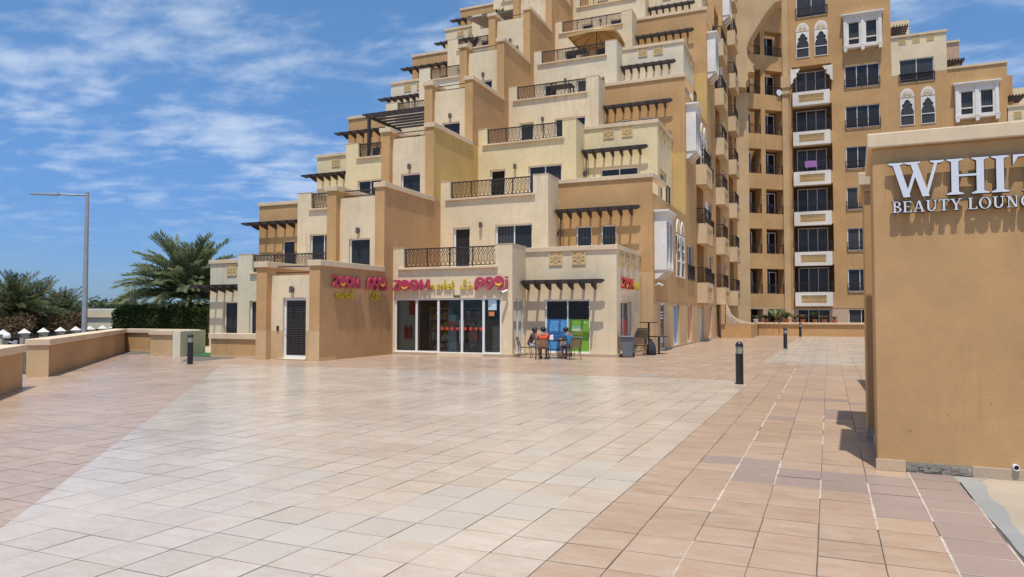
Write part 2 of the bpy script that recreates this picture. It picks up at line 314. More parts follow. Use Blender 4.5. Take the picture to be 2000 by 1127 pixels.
def pergola(par, fr, s0, s1, z, proj=.74, nr=8, tip=1, over=0.0, beams=(.27, .50)):
    """Timber shade: long beams with cut tips carried on rafters fixed to the wall."""
    m = MB(fr)
    for i, b in enumerate(beams):
        t = .16 + .05 * i; e0, e1 = s0, s1
        prof = [(e0, z), (e1 - t if tip > 0 else e1, z), (e1, z + .085), (e1 - .03, z + .145), (e0 + .03, z + .145), (e0, z + .085)]
        if tip < 0: prof = [(e0 + t, z), (e1, z), (e1, z + .145), (e0 + .03, z + .145), (e0, z + .085)]
        pts = prof; k = len(pts)
        V = [(p[0], b - .03, p[1]) for p in pts] + [(p[0], b + .03, p[1]) for p in pts]
        m.add(V, [tuple(range(k)), tuple(range(k, 2 * k))[::-1]] + [(j, k + j, k + (j + 1) % k, (j + 1) % k) for j in range(k)])
    o = m.build('pergola', 'timber', par)
    a, b = (s0 + over + .1, s1 - .42) if tip > 0 else (s0 + .42 + over, s1 - .1)
    for i in range(nr):
        x = a + (b - a) * i / (nr - 1); q = MB(fr); k = 7
        prof = [(0.0, z - .22), (.08, z - .21), (.55 * proj / .92, z - .10), (.66 * proj / .92, z - .03), (proj, z - .02), (proj, z + .10), (0.0, z + .14)]
        V = [(x - .04, y, c) for y, c in prof] + [(x + .04, y, c) for y, c in prof]
        q.add(V, [tuple(range(k))[::-1], tuple(range(k, 2 * k))] + [(j, (j + 1) % k, k + (j + 1) % k, k + j) for j in range(k)])
        q.build('rafter', 'timber', o)
    return o
def plaque(par, fr, s, z, w, n=0.0, h=None):
    """Carved square: frame, eight petals and a boss."""
    h = h or w; m = MB(fr)
    m.box(s - w / 2, s + w / 2, n, n + .012, z - h / 2, z + h / 2)
    f = .09 * w
    for (a, b, c, d) in ((-w / 2, w / 2, h / 2 - f, h / 2), (-w / 2, w / 2, -h / 2, -h / 2 + f), (-w / 2, -w / 2 + f, -h / 2 + f, h / 2 - f), (w / 2 - f, w / 2, -h / 2 + f, h / 2 - f)):
        m.box(s + a, s + b, n + .012, n + .035, z + c, z + d)
    o = m.build('carved_plaque', 'plaque_stone', par)
    q = MB(fr); r = .40 * w
    for k in range(8):
        a = 2 * pi * k / 8 + pi / 8; ca, sa = cos(a), sin(a)
        def P(u_, v_): return (s + (u_ * ca - v_ * sa), z + (u_ * sa + v_ * ca) * h / w)
        pts = [P(.12 * r, 0), P(.5 * r, -.17 * r), P(.98 * r, -.10 * r), P(.98 * r, .10 * r), P(.5 * r, .17 * r)]
        V = [(p[0], n + .012, p[1]) for p in pts] + [(p[0], n + .034, p[1]) for p in pts]
        q.add(V, [(5, 6, 7, 8, 9), ] + [(j, (j + 1) % 5, 5 + (j + 1) % 5, 5 + j) for j in range(5)])
    q.build('rosette', 'plaque_stone', o)
    return o
def wall_lamp(par, fr, s, z, n=0.0):
    m = MB(fr); m.box(s - .05, s + .05, n, n + .03, z - .06, z + .06)
    c = [(s + .075 * cos(2 * pi * k / 10), n + .10 + .075 * sin(2 * pi * k / 10)) for k in range(10)]
    m.prism(c, 2, z - .11, z + .11); m.build('wall_lamp', 'lamp_grey', par)
def skirt(par, fr, s0, s1, h=.10, m_='plinth_stone', n=0.0, z=0.0, t=.015):
    return MB(fr).box(s0, s1, n + .001, n + t, z, z + h).build('skirting', m_, par)

# ------------------------------------------------------------------ ground
def clip(poly, edges, inside=True):
    """poly clipped by half-planes (a,b,c): a*x+b*y+c>=0."""
    for (a, b, c) in edges:
        res = []
        for i in range(len(poly)):
            p, q = poly[i], poly[(i + 1) % len(poly)]; dp = a * p[0] + b * p[1] + c; dq = a * q[0] + b * q[1] + c
            if dp >= 0: res.append(p)
            if (dp >= 0) != (dq >= 0):
                t = dp / (dp - dq); res.append((p[0] + (q[0] - p[0]) * t, p[1] + (q[1] - p[1]) * t))
        poly = res
        if len(poly) < 3: return []
    return poly
def hp(poly):
    out_ = []
    for i in range(len(poly)):
        (x0, y0), (x1, y1) = poly[i], poly[(i + 1) % len(poly)]; a, b = -(y1 - y0), (x1 - x0); l = math.hypot(a, b); a /= l; b /= l
        out_.append((a, b, -(a * x0 + b * y0)))
    return out_
def minus(polys, edges):
    res = []
    for p in polys:
        rem = p
        for i, (a, b, c) in enumerate(edges):
            o_ = clip(rem, [(-a, -b, -c)])
            if len(o_) >= 3: res.append(o_)
            rem = clip(rem, [(a, b, c)])
            if len(rem) < 3: break
    return res
def area(p): return abs(sum(p[i][0] * p[(i + 1) % len(p)][1] - p[(i + 1) % len(p)][0] * p[i][1] for i in range(len(p)))) / 2
PALE = [(-18.55, 16.63), (-4.85, 2.55), (-4.3, 1.9), (-1.645, 1.9), (-1.31, 16.7), (-1.8, 17.6), (-13.6, 17.25)]   # counter-clockwise
PALE2 = [(-1.45, 23.95), (9.0, 23.7), (9.0, 52.2), (-0.6, 52.2)]
LEFT = [(-27.2, 21.2), (-17.0, 10.6), (-9.0, 2.2), (-4.5, 1.6), (-18.55, 16.63), (-18.7, 21.2)]
GARDEN = [(-21.7, 19.75), (-17.8, 19.75), (-17.8, 30), (-21.7, 30)]
ALL = [(-18.7, 1.5), (1.25, 1.5), (1.25, 8.1), (9, 8.1), (9, 53.7), (-6, 53.7), (-15.1, 30), (-18.7, 22)]
hP, hP2, hL, hG = hp(PALE), hp(PALE2), hp(LEFT), hp(GARDEN)
groups_ = {'tile_pale': [], 'tile_tan': [], 'tile_rose': [], 'tile_grey': [], 'tile_mauve': []}
TU, TV = .40, .39; rg = random.Random(3)
def gridpt(i, j): 
    v = 4.34 + TV * j; return (-.092 + TU * i + .023 * v, v)
greys = set()
for (x, y) in [(-3.1, 4.9), (-2.7, 5.3), (-2.3, 5.7), (-2.7, 4.5), (-3.1, 4.1), (-3.5, 3.7), (-2.3, 6.1), (-2.7, 6.1), (-3.1, 5.7), (-3.5, 4.5), (-2.3, 6.5), (-2.7, 5.7), (-2.3, 5.3), (-3.1, 5.3), (-3.1, 4.5), (-3.5, 4.1), (-1.9, 6.5), (-1.9, 6.1), (-2.3, 6.9), (-2.7, 4.9), (-4.0, 4.0), (-4.6, 5.4), (-3.3, 7.6)]:
    greys.add((round((x + .092 - .023 * y) / TU), round((y - 4.34) / TV)))
mauve = {(-2, 8), (-2, 9), (-3, 9), (-2, 7), (-1, 7), (-1, 8), (0, 7), (0, 8), (1, 7), (1, 8), (1, 6), (1, 5), (2, 9), (2, 8), (2, 7), (2, 6), (2, 5), (2, 4), (2, 3), (2, 2), (2, 1), (2, 0), (0, 19), (0, 20), (0, 21), (-1, 25), (-2, 18), (1, 14), (1, 15), (1, 24), (0, 25)}
for i in range(-70, 24):
    for j in range(-8, 128):
        q = [gridpt(i, j), gridpt(i + 1, j), gridpt(i + 1, j + 1), gridpt(i, j + 1)]
        cxx = sum(p[0] for p in q) / 4; cyy = sum(p[1] for p in q) / 4; g_ = rg.choice((.0022, .003, .004, .0055)) if cyy < 15 else .0028
        q = [(q[0][0] + g_, q[0][1] + g_), (q[1][0] - g_, q[1][1] + g_), (q[2][0] - g_, q[2][1] - g_), (q[3][0] + g_, q[3][1] - g_)]
        if cxx > 1.25 and cyy < 8.1: continue
        if cxx < -6.6 and cyy > 26 or cxx > 9 or cyy > 53.7 or (cxx < -10.2 and cyy > 24.8): continue
        if cyy > 8.3 and cxx > 1.2 and cyy < 16: continue
        pale = clip(q, hP); 
        if len(pale) < 3: pale = clip(q, hP2)
        if len(pale) >= 3 and area(pale) > 1e-4: groups_['tile_grey' if (i, j) in greys else 'tile_pale'].append(pale)
        for p in minus(minus(minus([q], hP), hP2), hL):
            for p2 in minus([p], hG):
                if area(p2) > 1e-4 and sum(a[0] for a in p2) / len(p2) > -18.9: groups_['tile_mauve' if (i, j) in mauve else 'tile_tan'].append(p2)
an = R(133.8); ca, sa = cos(an), sin(an)
for i in range(-12, 60):
    for j in range(-30, 60):
        sh = 0
        q0 = [(i * .40, j * .39), (i * .4 + .4, j * .39), (i * .4 + .4, j * .39 + .39), (i * .4, j * .39 + .39)]
        q = [(-6 + ca * (x - .004 * (1 if k in (1, 2) else -1)) - sa * (y - .004 * (1 if k > 1 else -1)), 3.7 + sa * (x - .004 * (1 if k in (1, 2) else -1)) + ca * (y - .004 * (1 if k > 1 else -1))) for k, (x, y) in enumerate(q0)]
        p = clip(q, hL)
        if len(p) >= 3 and area(p) > 1e-4:
            for p2 in minus([p], hG): groups_['tile_mauve' if rg.random() < .035 else 'tile_rose'].append(p2)
FLOOR_POLY = [(-8.6, 1.2), (9.5, 1.2), (9.5, 53.9), (-7, 53.9), (-27.5, 30), (-27.6, 21.6), (-17.1, 10.7)]
floor = struct(MB().prism(FLOOR_POLY, 2, -.45, -.0095).build('plaza_floor', 'grout'))
def tile_mesh(polys, name, mats_):
    V, F, RN, MI = [], [], [], []
    for p, mi in polys:
        b = len(V); n = len(p); jz = rg.uniform(-.0012, .0006); tx, ty = rg.uniform(-.0011, .0011), rg.uniform(-.0011, .0011); mx = sum(a[0] for a in p) / n; my = sum(a[1] for a in p) / n
        # keep upward winding
        if sum(p[k][0] * p[(k + 1) % n][1] - p[(k + 1) % n][0] * p[k][1] for k in range(n)) < 0: p = p[::-1]
        V += [(x, y, jz + (x - mx) * tx * 5 + (y - my) * ty * 5) for x, y in p] + [(x, y, -.011) for x, y in p]
        r = (rg.random(), rg.random(), rg.random()); F.append(tuple(range(b, b + n))); RN.append(r); MI.append(mi)
        for k in range(n): F.append((b + n + k, b + n + (k + 1) % n, b + (k + 1) % n, b + k)); RN.append(r); MI.append(mi)
    me = bpy.data.meshes.new(name); me.from_pydata(V, [], F); me.update()
    a = me.attributes.new('rnd', 'FLOAT_VECTOR', 'FACE'); a.data.foreach_set('vector', [c for r in RN for c in r])
    for m in mats_: me.materials.append(MATS[m])
    me.polygons.foreach_set('material_index', MI); return me
allt = [(p, k) for k, l in groups_.items() for p in l]
camdir = Vector((-sin(R(22.9)), cos(R(22.9))))
def score(p):
    x = sum(a[0] for a in p) / len(p); y = sum(a[1] for a in p) / len(p); dep = x * camdir.x + y * camdir.y; lat = x * camdir.y - y * camdir.x
    if dep < 4.1 or abs(lat) > .76 * dep: return 1e6 + dep
    return dep ** 3 / max(area(p), .01)
allt.sort(key=lambda t: score(t[0]))
for p, k in allt[:300]:
    link(tile_mesh([(p, 0)], 'floor_tile', [k]), 'floor_tile', floor)
ks = list(groups_)
link(tile_mesh([(p, ks.index(k)) for p, k in allt[300:]], 'floor_tile', ks), 'floor_tile', floor, kind='stuff')
wg = MB()      # white grout pressed into some joints
def gline(i, j0, j1, w=.006):
    for j in range(j0, j1):
        if rg.random() < .16: continue
        a, b = gridpt(i, j), gridpt(i, j + 1); ww = w * rg.uniform(.7, 1.35)
        wg.quad((a[0] - ww, a[1], .001), (a[0] + ww, a[1], .001), (b[0] + ww, b[1], .001), (b[0] - ww, b[1], .001))
def gcross(j, i0, i1, w=.004):
    for i in range(i0, i1):
        a, b = gridpt(i, j), gridpt(i + 1, j); wg.quad((a[0], a[1] - w, .0012), (b[0], b[1] - w, .0012), (b[0], b[1] + w, .0012), (a[0], a[1] + w, .0012))
gline(-2, -1, 3, .004); gline(-2, 4, 46, .0075); gline(-1, 7, 11, .008); gline(0, 6, 9, .007); gline(1, 4, 9, .008); gline(2, 0, 10, .0075); gline(3, 0, 9, .006); gline(1, 13, 16, .008); gline(0, 13, 20, .006)
gline(-5, 3, 8, .004)
for j, a, b in [(9, -4, -1), (8, -3, 0), (7, -2, 2), (8, -1, 2), (6, 1, 3), (7, 1, 3), (5, 2, 3), (4, 2, 3), (3, 2, 3), (2, 2, 3), (8, 2, 3), (9, 2, 3), (10, -3, -1), (14, 0, 2), (17, 0, 2), (33, -2, 3)]: gcross(j, a, b)
for (i, j) in [(-6, 2), (-7, 3), (-8, 2), (-7, 1), (-6, 4), (-9, 0), (-8, 4), (-6, 5), (-5, 5), (-7, 5)]:
    if rg.random() < .7: gcross(j, i, i + 1, .003)
wg.build('white_grout', 'white_grout', floor)
# cement strip and rough paving at the right edge
m = MB(); pts = [(1.262, 2.0)] + [(1.262 + rg.uniform(0, .02), 2 + .25 * k) for k in range(1, 25)] + [(1.27, 8.1)] + [(1.55, 8.1)] + [(1.48 - .012 * k + rg.uniform(-.02, .03), 8 - .25 * k) for k in range(0, 25)]
m.prism(pts, 2, -.02, .001); struct(m.build('cement_strip', 'concrete'))
struct(MB().box(1.3, 9.4, 1.3, 8.15, -.02, -.003).build('rough_paving', 'gravelly'))
# manhole / drain cover on the band
struct(MB().box(-4.06, -3.6, 18.0, 18.35, -.02, .003).build('drain_cover', 'concrete'))
# ground outside the podium
struct(MB().box(-1500, 1500, -300, 1800, -2.2, -1.55).build('ground', 'lower_ground'))
rd = MB(); d_ = Vector((-.6927, .7213)); p0 = Vector((-23, 11)); nrm = Vector((-.7213, -.6927))
def rp(a, b, z): q = p0 + d_ * a + nrm * b; return (q.x, q.y, z)
rd.add([rp(-60, 0, -1.546), rp(120, 0, -1.546), rp(120, 9, -1.546), rp(-60, 9, -1.546)], [(0, 3, 2, 1)]); struct(rd.build('road', 'road'))
struct(MB().box(-22.3, -19.9, 19.752, 22.4, -.005, .014).build('turf', 'turf')); struct(MB().box(-21.74, -17.9, 22.41, 26, -.2, .008).build('garden_path', 'tile_stucco')); struct(MB().box(-19.89, -17.9, 19.76, 22.4, -.2, .008).build('garden_path', 'tile_stucco'))
struct(MB().box(-27.4, -21.75, 21.4, 26.2, -.2, .01).build('garden_path', 'tile_stucco'))

# ------------------------------------------------------------------ stepped apartment building
BLD = thing('apartment_building', 'stepped cream and tan apartment building whose terraces climb level by level above the corner shop', 'building', (-15.1, 19.2, 0))
BA = 0.0
def FB(v, u=0.0): return FR(u, v, 0.0)              # wall facing the camera side
def FA(u, v=0.0): return FR(u, v, pi / 2)           # wall facing +X
AW = FR(-5.9, 28.9, pi / 2 - math.atan(.016))       # the long side wall, s measured from its front corner
def awu(v): return -5.9 + .016 * (v - 28.9)
def block(name, m_, a0, a1, b0, b1, c0, c1, skip='', par=None): return MB().box(a0, a1, b0, b1, c0, c1, skip).build(name, m_, par or BLD)
def coping(a0, a1, b0, b1, c0, c1, m_='coping'): return MB().box(a0, a1, b0, b1, c0, c1).build('coping', m_, BLD, bevel=.012)
LV = [dict(bay='cream', ent='tan', door='cream', side='tan_dark', blk='cream', left='cream_green', leftblk='cream_green'),
      dict(bay='cream', ent='tan', door='cream', side='tan_dark', blk='tan', left='cream', leftblk='tan'),
      dict(bay='cream_yellow', ent='tan', door='cream', side='ochre', blk='cream_yellow', left='cream_yellow', leftblk='cream_yellow'),
      dict(bay='cream', ent='tan', door='cream', side='tan_dark', blk='tan', left='cream', leftblk='tan'),
      dict(bay='cream_grey', ent='tan', door='cream', side='tan', blk='cream_grey', left='cream_grey', leftblk='cream_grey'),
      dict(bay='cream', ent='tan', door='cream', side='tan', blk='tan', left='cream', leftblk='tan'),
      dict(bay='cream', ent='tan', door='cream', side='tan', blk='cream', left='cream', leftblk='cream'),
      dict(bay='cream', ent='tan', door='cream', side='tan', blk='tan', left='cream', leftblk='tan')]
for k in range(8):
    L = LV[k]; dv, dz = 3.86 * k, 3.3 * k; v0, v1, v2 = 19.2 + dv, 23.7 + dv, 25.05 + dv; fine = k < 6; far = 6.0
    zl = dz if k == 0 else dz - .8
    # --- projecting stair bay: side wall, two pilasters, recessed door wall
    m = MB().box(-15.53, -15.1, v0, v0 + far, zl if k == 0 else dz, dz + 3.2, 'X')
    m.build('side_wall', L['ent'], BLD)
    m = MB(FA(-15.1)); m.add([(v0, 0, dz), (v0 + far, 0, dz), (v0 + far, 0, dz + 3.2), (v0, 0, dz + 3.2)], [(0, 1, 2, 3)]); m.build('side_wall', L['side'], BLD)
    block('side_wall', L['side'], -15.5, -15.1, v0 + 3.86, v0 + far, dz + 3.2, dz + 3.3, 'x')
    coping(-15.58, -15.04, v0 - .05, v0 + 3.84, dz + 3.2, dz + 3.4)
    block('pilaster', L['ent'], -17.82, -17.37, v0, v0 + 4.4, dz, dz + 3.2); coping(-17.9, -17.3, v0 - .06, v0 + 3.84, dz + 3.2, dz + 3.4)
    if k == 0:
        ops = [(-16.86, -15.86, .04, 2.14)]
        block('plinth', 'tan_light', -15.535, -15.097, v0 - .004, v0 + .3, 0, 1.0, 'X'); block('plinth', 'tan_light', -17.824, -17.366, v0 - .004, v0 + .5, 0, 1.0)
        for a, b in ((-17.366, -16.86), (-15.86, -15.535)): MB(FB(v0 + .25)).box(a, b, .001, .004, 0, 1.0).build('plinth', 'tan_light', BLD)
    else: ops = [(-16.92, -15.93, dz - .75, dz + 1.28)]
    facade(MB(), FB(v0 + .25), -17.37, -15.53, zl, dz + 2.92, ops, .16).build('door_wall', L['door'], BLD)
    block('roof', 'coping', -17.37, -15.53, v0 + .26, v0 + far, dz + 2.4, dz + 2.5, 'y'); block('door_wall', L['door'], -17.37, -15.53, v0 + .26, v0 + .45, dz + 2.5, dz + 2.92, 'y')
    f = FB(v0 + .25)
    for z in (3.03, 3.24): 
        MB(FB(v0 + .5)).tube([(-17.40, 0, dz + z), (-15.5, 0, dz + z)], .022, 8).build('guard_rail', 'rail_metal', BLD)
    if k == 0:
        m = MB(f); a, b, c, d = ops[0]
        for q in ((a, a + .08, c, d), (b - .08, b, c, d), (a + .08, b - .08, d - .09, d), (a + .08, b - .08, c, c + .11)): m.box(q[0], q[1], -.15, -.09, q[2], q[3])
        dr = m.build('door', 'white_frame', BLD)
        MB(f).box(a + .08, b - .08, -.14, -.135, c + .11, d - .09).build('pane', 'pane_dark', dr)
        g = MB(f)
        for i in range(15): x = a + .08 + (b - a - .16) * (i + .5) / 15; g.box(x - .006, x + .006, -.125, -.113, c + .11, d - .09)
        for i in range(32): z = c + .11 + (d - c - .2) * (i + .5) / 32; g.box(a + .08, b - .08, -.112, -.102, z - .006, z + .006)
        g.build('grille', 'lamp_grey', dr, kind='stuff')
        h = MB(f); h.tube([(a + .05, -.07, 1.05), (a + .05, -.02, 1.05), (a + .17, -.02, 1.05)], .012, 6); h.build('handle', 'galvanised', dr)
        MB(f).box(-16.45, -16.02, -.10, -.05, 2.13, 2.19).build('door_closer', 'lamp_grey', dr)
        MB(f).box(-17.10, -17.02, .005, .04, 1.0, 1.16).build('intercom', 'black', BLD)
        wall_lamp(BLD, f, -16.42, 2.42)
        skirt(BLD, FB(v0), -15.55, -15.09, .10, 'tan_light', t=.02); skirt(BLD, FB(v0), -17.83, -17.35, .10, 'tan_light', t=.02)
        skirt(BLD, FA(-15.1), v0 - .01, v0 + .9, .10, 'tan_light', t=.02); block('door_step', 'plinth_stone', -16.95, -15.75, v0 + .02, v0 + .26, 0, .04)
    else:
        window(BLD, f, *ops[0], n=-.09, mull=1, pane='pane'); wall_lamp(BLD, f, -16.45, dz + 1.58)
    # --- centre bay with balcony
    if k == 0: ops = [(-15.02, -10.44, .10, 2.18, .12)]
    else: ops = [(-14.46, -13.63, dz + .02, dz + 2.08), (-12.42, -10.72, dz + .55, dz + 2.10)]
    facade(MB(), FB(v1), -15.1, -10.0, dz, dz + 3.28, ops, .16).build('front_wall', L['bay'], BLD)
    ops2 = [(v1 + .12, v1 + 1.17, .08, 2.14, .1)] if k == 0 else []
    facade(MB(), FA(-10.0), v1, v1 + 1.35, dz, dz + 3.28, ops2, .1).build('front_wall', L['bay'], BLD)
    block('terrace_floor', 'coping', -15.1, -10, v1 + .01, v1 + far, dz + 3.18, dz + 3.279, 'yX')
    coping(-14.85, -10.58, v1 - .09, v1 + .26, dz + 3.283, dz + 3.37)
    block('pier', L['bay'], -15.097, -14.62, v1, v1 + .26, dz + 3.28, dz + 4.15, 'd'); block('pier', L['bay'], -10.68, -10.0, v1, v1 + 1.35, dz + 3.28, dz + 4.15, 'd')
    MB(FB(v1)).box(-15.1, -14.60, -.27, .012, dz + 4.15, dz + 4.17).build('pier_cap', 'coping', BLD); MB(FB(v1)).box(-10.70, -9.988, -1.35, .012, dz + 4.15, dz + 4.17).build('pier_cap', 'coping', BLD)
    railing(BLD, FB(v1 + .13), -14.62, -10.68, dz + 3.42, dz + 4.13, detail=fine, posts=4)
    if k:
        fr = FB(v1); window(BLD, fr, *ops[0], n=-.10, mull=1, pane='pane_dark' if k % 2 == 0 else 'pane', name='balcony_door', w=.075)
        window(BLD, fr, *ops[1], n=-.10, mull=2, pane=['pane_curtain', 'pane'] if k in (1, 4) else 'pane', w=.06)
        wall_lamp(BLD, fr, -13.09, dz + 2.13)
    # --- right block with pergola
    even = k % 2 == 1; ur = awu(v2) if even else -6.45; zb = dz - 3.3 if even and k else dz
    fr = FB(v2)
    if k == 0: ops = [(-9.24, -7.46, .12, 2.12)]
    elif even: ops = [(-9.22, -8.52, dz + .55, dz + 2.04), (-8.12, -7.45, dz + .55, dz + 2.04)]
    else: ops = [(-9.2, -7.38, dz + .7, dz + 1.96)]
    facade(MB(), fr, -10.0, ur, dz, dz + 3.93, ops, .16).build('block_wall', L['blk'], BLD)
    if even and k: facade(MB(), fr, -7.5, ur, dz - 3.3, dz, [], .16).build('block_wall', 'tan_light' if k == 1 else 'yellow', BLD)
    block('terrace_floor', 'coping', -10, ur, v2 + .2, v2 + far, dz + 3.2, dz + 3.28, 'yX')
    block('parapet', L['blk'], -10, ur - .2, v2 + .02, v2 + .22, dz + 3.28, dz + 3.93, 'yd')
    coping(-10.0, ur + .05, v2 - .06, v2 + .26, dz + 3.93, dz + 4.11)
    if not even:
        so = [(v2 + .55, v2 + 2.3, dz + .12 if k == 0 else dz + .5, dz + 2.06 if k == 0 else dz + 1.9)]
        facade(MB(), FA(ur), v2, v2 + 3.86, dz, dz + 3.93, so, .2).build('block_wall', L['blk'], BLD)
        coping(ur - .26, ur + .05, v2 + .26, v2 + 3.84, dz + 3.93, dz + 4.11)
        if k: window(BLD, FA(ur), *so[0], n=-.14, mull=2)
        for i in range(3): plaque(BLD, FA(ur), v2 + .75 + .95 * i, dz + 3.62, .56, n=.0)
        for s in (-8.79, -7.88): plaque(BLD, fr, s, dz + 3.67, .53)
    else:
        coping(ur - .2, ur + .07, v2 + .26, v2 + 2.7, dz + 3.93, dz + 4.11)
        railing(BLD, FR(awu(v2 + 2.75), v2 + 2.75, AW.ang), 0, .85, dz + 3.36, dz + 4.05, detail=False, posts=1)
        block('pier', 'cream', awu(v2) - .3, awu(v2) + .02, v2 + 3.62, v2 + 3.86, dz + 3.3, dz + 4.12)
    if k:
        if even:
            window(BLD, fr, *ops[0], n=-.10, pane='pane_curtain'); window(BLD, fr, *ops[1], n=-.10, pane='pane_curtain')
        else: window(BLD, fr, *ops[0], n=-.10, mull=2)
    pergola(BLD, fr, -10.0 + (.02), -6.82 if not even else -6.35, dz + 2.70 - (.1 if even else 0) + (.0), nr=8 if even else 7, tip=1)
    if k < 4: 
        pp = MB(fr); pp.tube([(-9.92, .05, dz + 2.7), (-9.85, .05, dz + .2)], .012, 5); pp.tube([(-9.8, .07, dz + 2.7), (-9.75, .05, dz + .2)], .012, 5); pp.build('cable', 'lamp_grey', BLD) if k else None
        if k: wall_lamp(BLD, FA(-10.0), v1 + 1.15, dz + 1.75)
    # --- left bay and left block (mirror of the right)
    if k == 0: ops = [(-22.38, -21.35, .55, 2.15)]
    else: ops = [(-22.28, -20.72, dz + .4, dz + 2.12)]
    facade(MB(), FB(v1), -23.05, -17.82, dz, dz + 3.28, ops, .16).build('front_wall', L['left'], BLD)
    window(BLD, FB(v1), *ops[0], n=-.1, mull=1 if k == 0 else 2)
    block('terrace_floor', 'coping', -23.05, -17.82, v1 + .01, v1 + far, dz + 3.18, dz + 3.279, 'y')
    MB(FA(-23.05)).quad((v1, 0, dz), (v1, 0, dz + 3.28), (v1 + 1.36, 0, dz + 3.28), (v1 + 1.36, 0, dz)).build('front_wall', L['left'], BLD)
    coping(-22.35, -17.83, v1 - .09, v1 + .26, dz + 3.283, dz + 3.37)
    block('pier', L['left'], -23.05, -22.25, v1, v1 + 1.35, dz + 3.28, dz + 4.17, 'd'); MB(FB(v1)).box(-23.07, -22.23, -1.36, .012, dz + 4.17, dz + 4.19).build('pier_cap', 'coping', BLD)
    railing(BLD, FB(v1 + .13), -22.25, -17.84, dz + 3.42, dz + 4.13, detail=fine, posts=4)
    ul = -26.05 if not even else -26.7
    ops = [(-25.2, -24.25, .55, 2.14)] if k == 0 else ([(-25.15, -24.35, dz + .05, dz + 2.06)] if even else [(-25.2, -23.6, dz + .7, dz + 1.96)])
    fr = FB(v2)
    facade(MB(), fr, ul, -23.05, dz, dz + 3.93, ops, .16).build('block_wall', L['leftblk'], BLD)
    window(BLD, fr, *ops[0], n=-.1, mull=1 if even or k == 0 else 2)
    block('block_wall', L['leftblk'], ul, ul + .3, v2 + .01, v2 + far, dz, dz + 3.93, 'y'); block('terrace_floor', 'coping', ul + .3, -23.05, v2 + .2, v2 + far, dz + 3.2, dz + 3.28, 'y')
    block('parapet', L['leftblk'], ul + .3, -23.05, v2 + .02, v2 + .22, dz + 3.28, dz + 3.93, 'yd')
    coping(ul - .06, -23.05, v2 - .06, v2 + .26, dz + 3.93, dz + 4.11); coping(ul - .06, ul + .3, v2 + .26, v2 + 3.84, dz + 3.93, dz + 4.11)
    pergola(BLD, fr, ul - .75, -23.07, dz + 2.78 + (.12 if even else 0), nr=7, tip=-1, over=.3)
    if not even:
        for s in (-24.72, -23.75): plaque(BLD, fr, s, dz + 3.62, .56)
for k in range(8):
    MB().box(-26.7, -6.4, 23.7 + 3.86 * k + 5.2, 80, 3.3 * k + .01, 3.3 * k + 3.1).build('core', 'tan', BLD) if k < 7 else None

# ground-floor shop front (glazed, with a furnished room behind)
f = FB(23.7); xs = [-15.02, -14.05, -13.09, -12.08, -11.18, -10.44]
m = MB(f)
for i, x in enumerate(xs): 
    a, b = (x, x + .07) if i == 0 else ((x - .07, x) if i == 5 else (x - .045, x + .045)); m.box(a, b, -.11, -.04, .10, 2.18)
m.box(-14.95, -10.51, -.112, -.042, 2.11, 2.18); m.box(-14.95, -13.13, -.112, -.042, .10, .16); m.box(-11.14, -10.51, -.112, -.042, .10, .16); m.box(-13.05, -11.22, -.112, -.042, .102, .135)
sf = m.build('shop_front', 'white_frame', BLD)
for i in range(5): MB(f).box(xs[i] + .03, xs[i + 1] - .03, -.083, -.075, .13, 2.13).build('pane', 'shop_glass', sf)
for x in (-12.16, -12.0): MB(f).tube([(x, -.03, .5), (x, -.03, 1.35)], .014, 6).build('door_handle', 'galvanised', sf)
m = MB(f); m.box(-12.4, -12.12, 0.003, .05, 2.22, 2.28); m.build('door_sensor', 'lamp_grey', BLD)
for i, x in enumerate([-12.93, -12.72, -12.52, -12.28, -11.95, -11.72, -11.5, -11.3]):
    c = [(x + .065 * cos(2 * pi * q / 14), 1.02 + .065 * sin(2 * pi * q / 14)) for q in range(14)]
    MB(f).prism([(a, b) for a, b in c], 1, -.072, -.069).build('door_decal', 'poster_red', sf)
MB(f).box(-11.82, -11.46, -.092, -.088, .55, .92).build('poster', 'poster_red', sf)
MB(f).box(-12.72, -12.36, -.092, -.088, 1.12, 1.30).build('poster', 'poster_red', sf)
MB(f).box(-14.42, -14.13, -.092, -.088, 1.55, 2.10).build('poster', 'poster_red', sf)
po = MB(f).box(-11.0, -10.66, -.072, -.069, 1.72, 2.10).build('poster', 'poster_pale', sf); MB(f).box(-10.98, -10.75, -.072, -.069, 1.50, 1.66).build('poster', 'poster_orange', sf)
MB(f).box(-10.84, -10.5, -.118, -.114, .16, 1.12).build('window_panel', 'cardboard', sf)
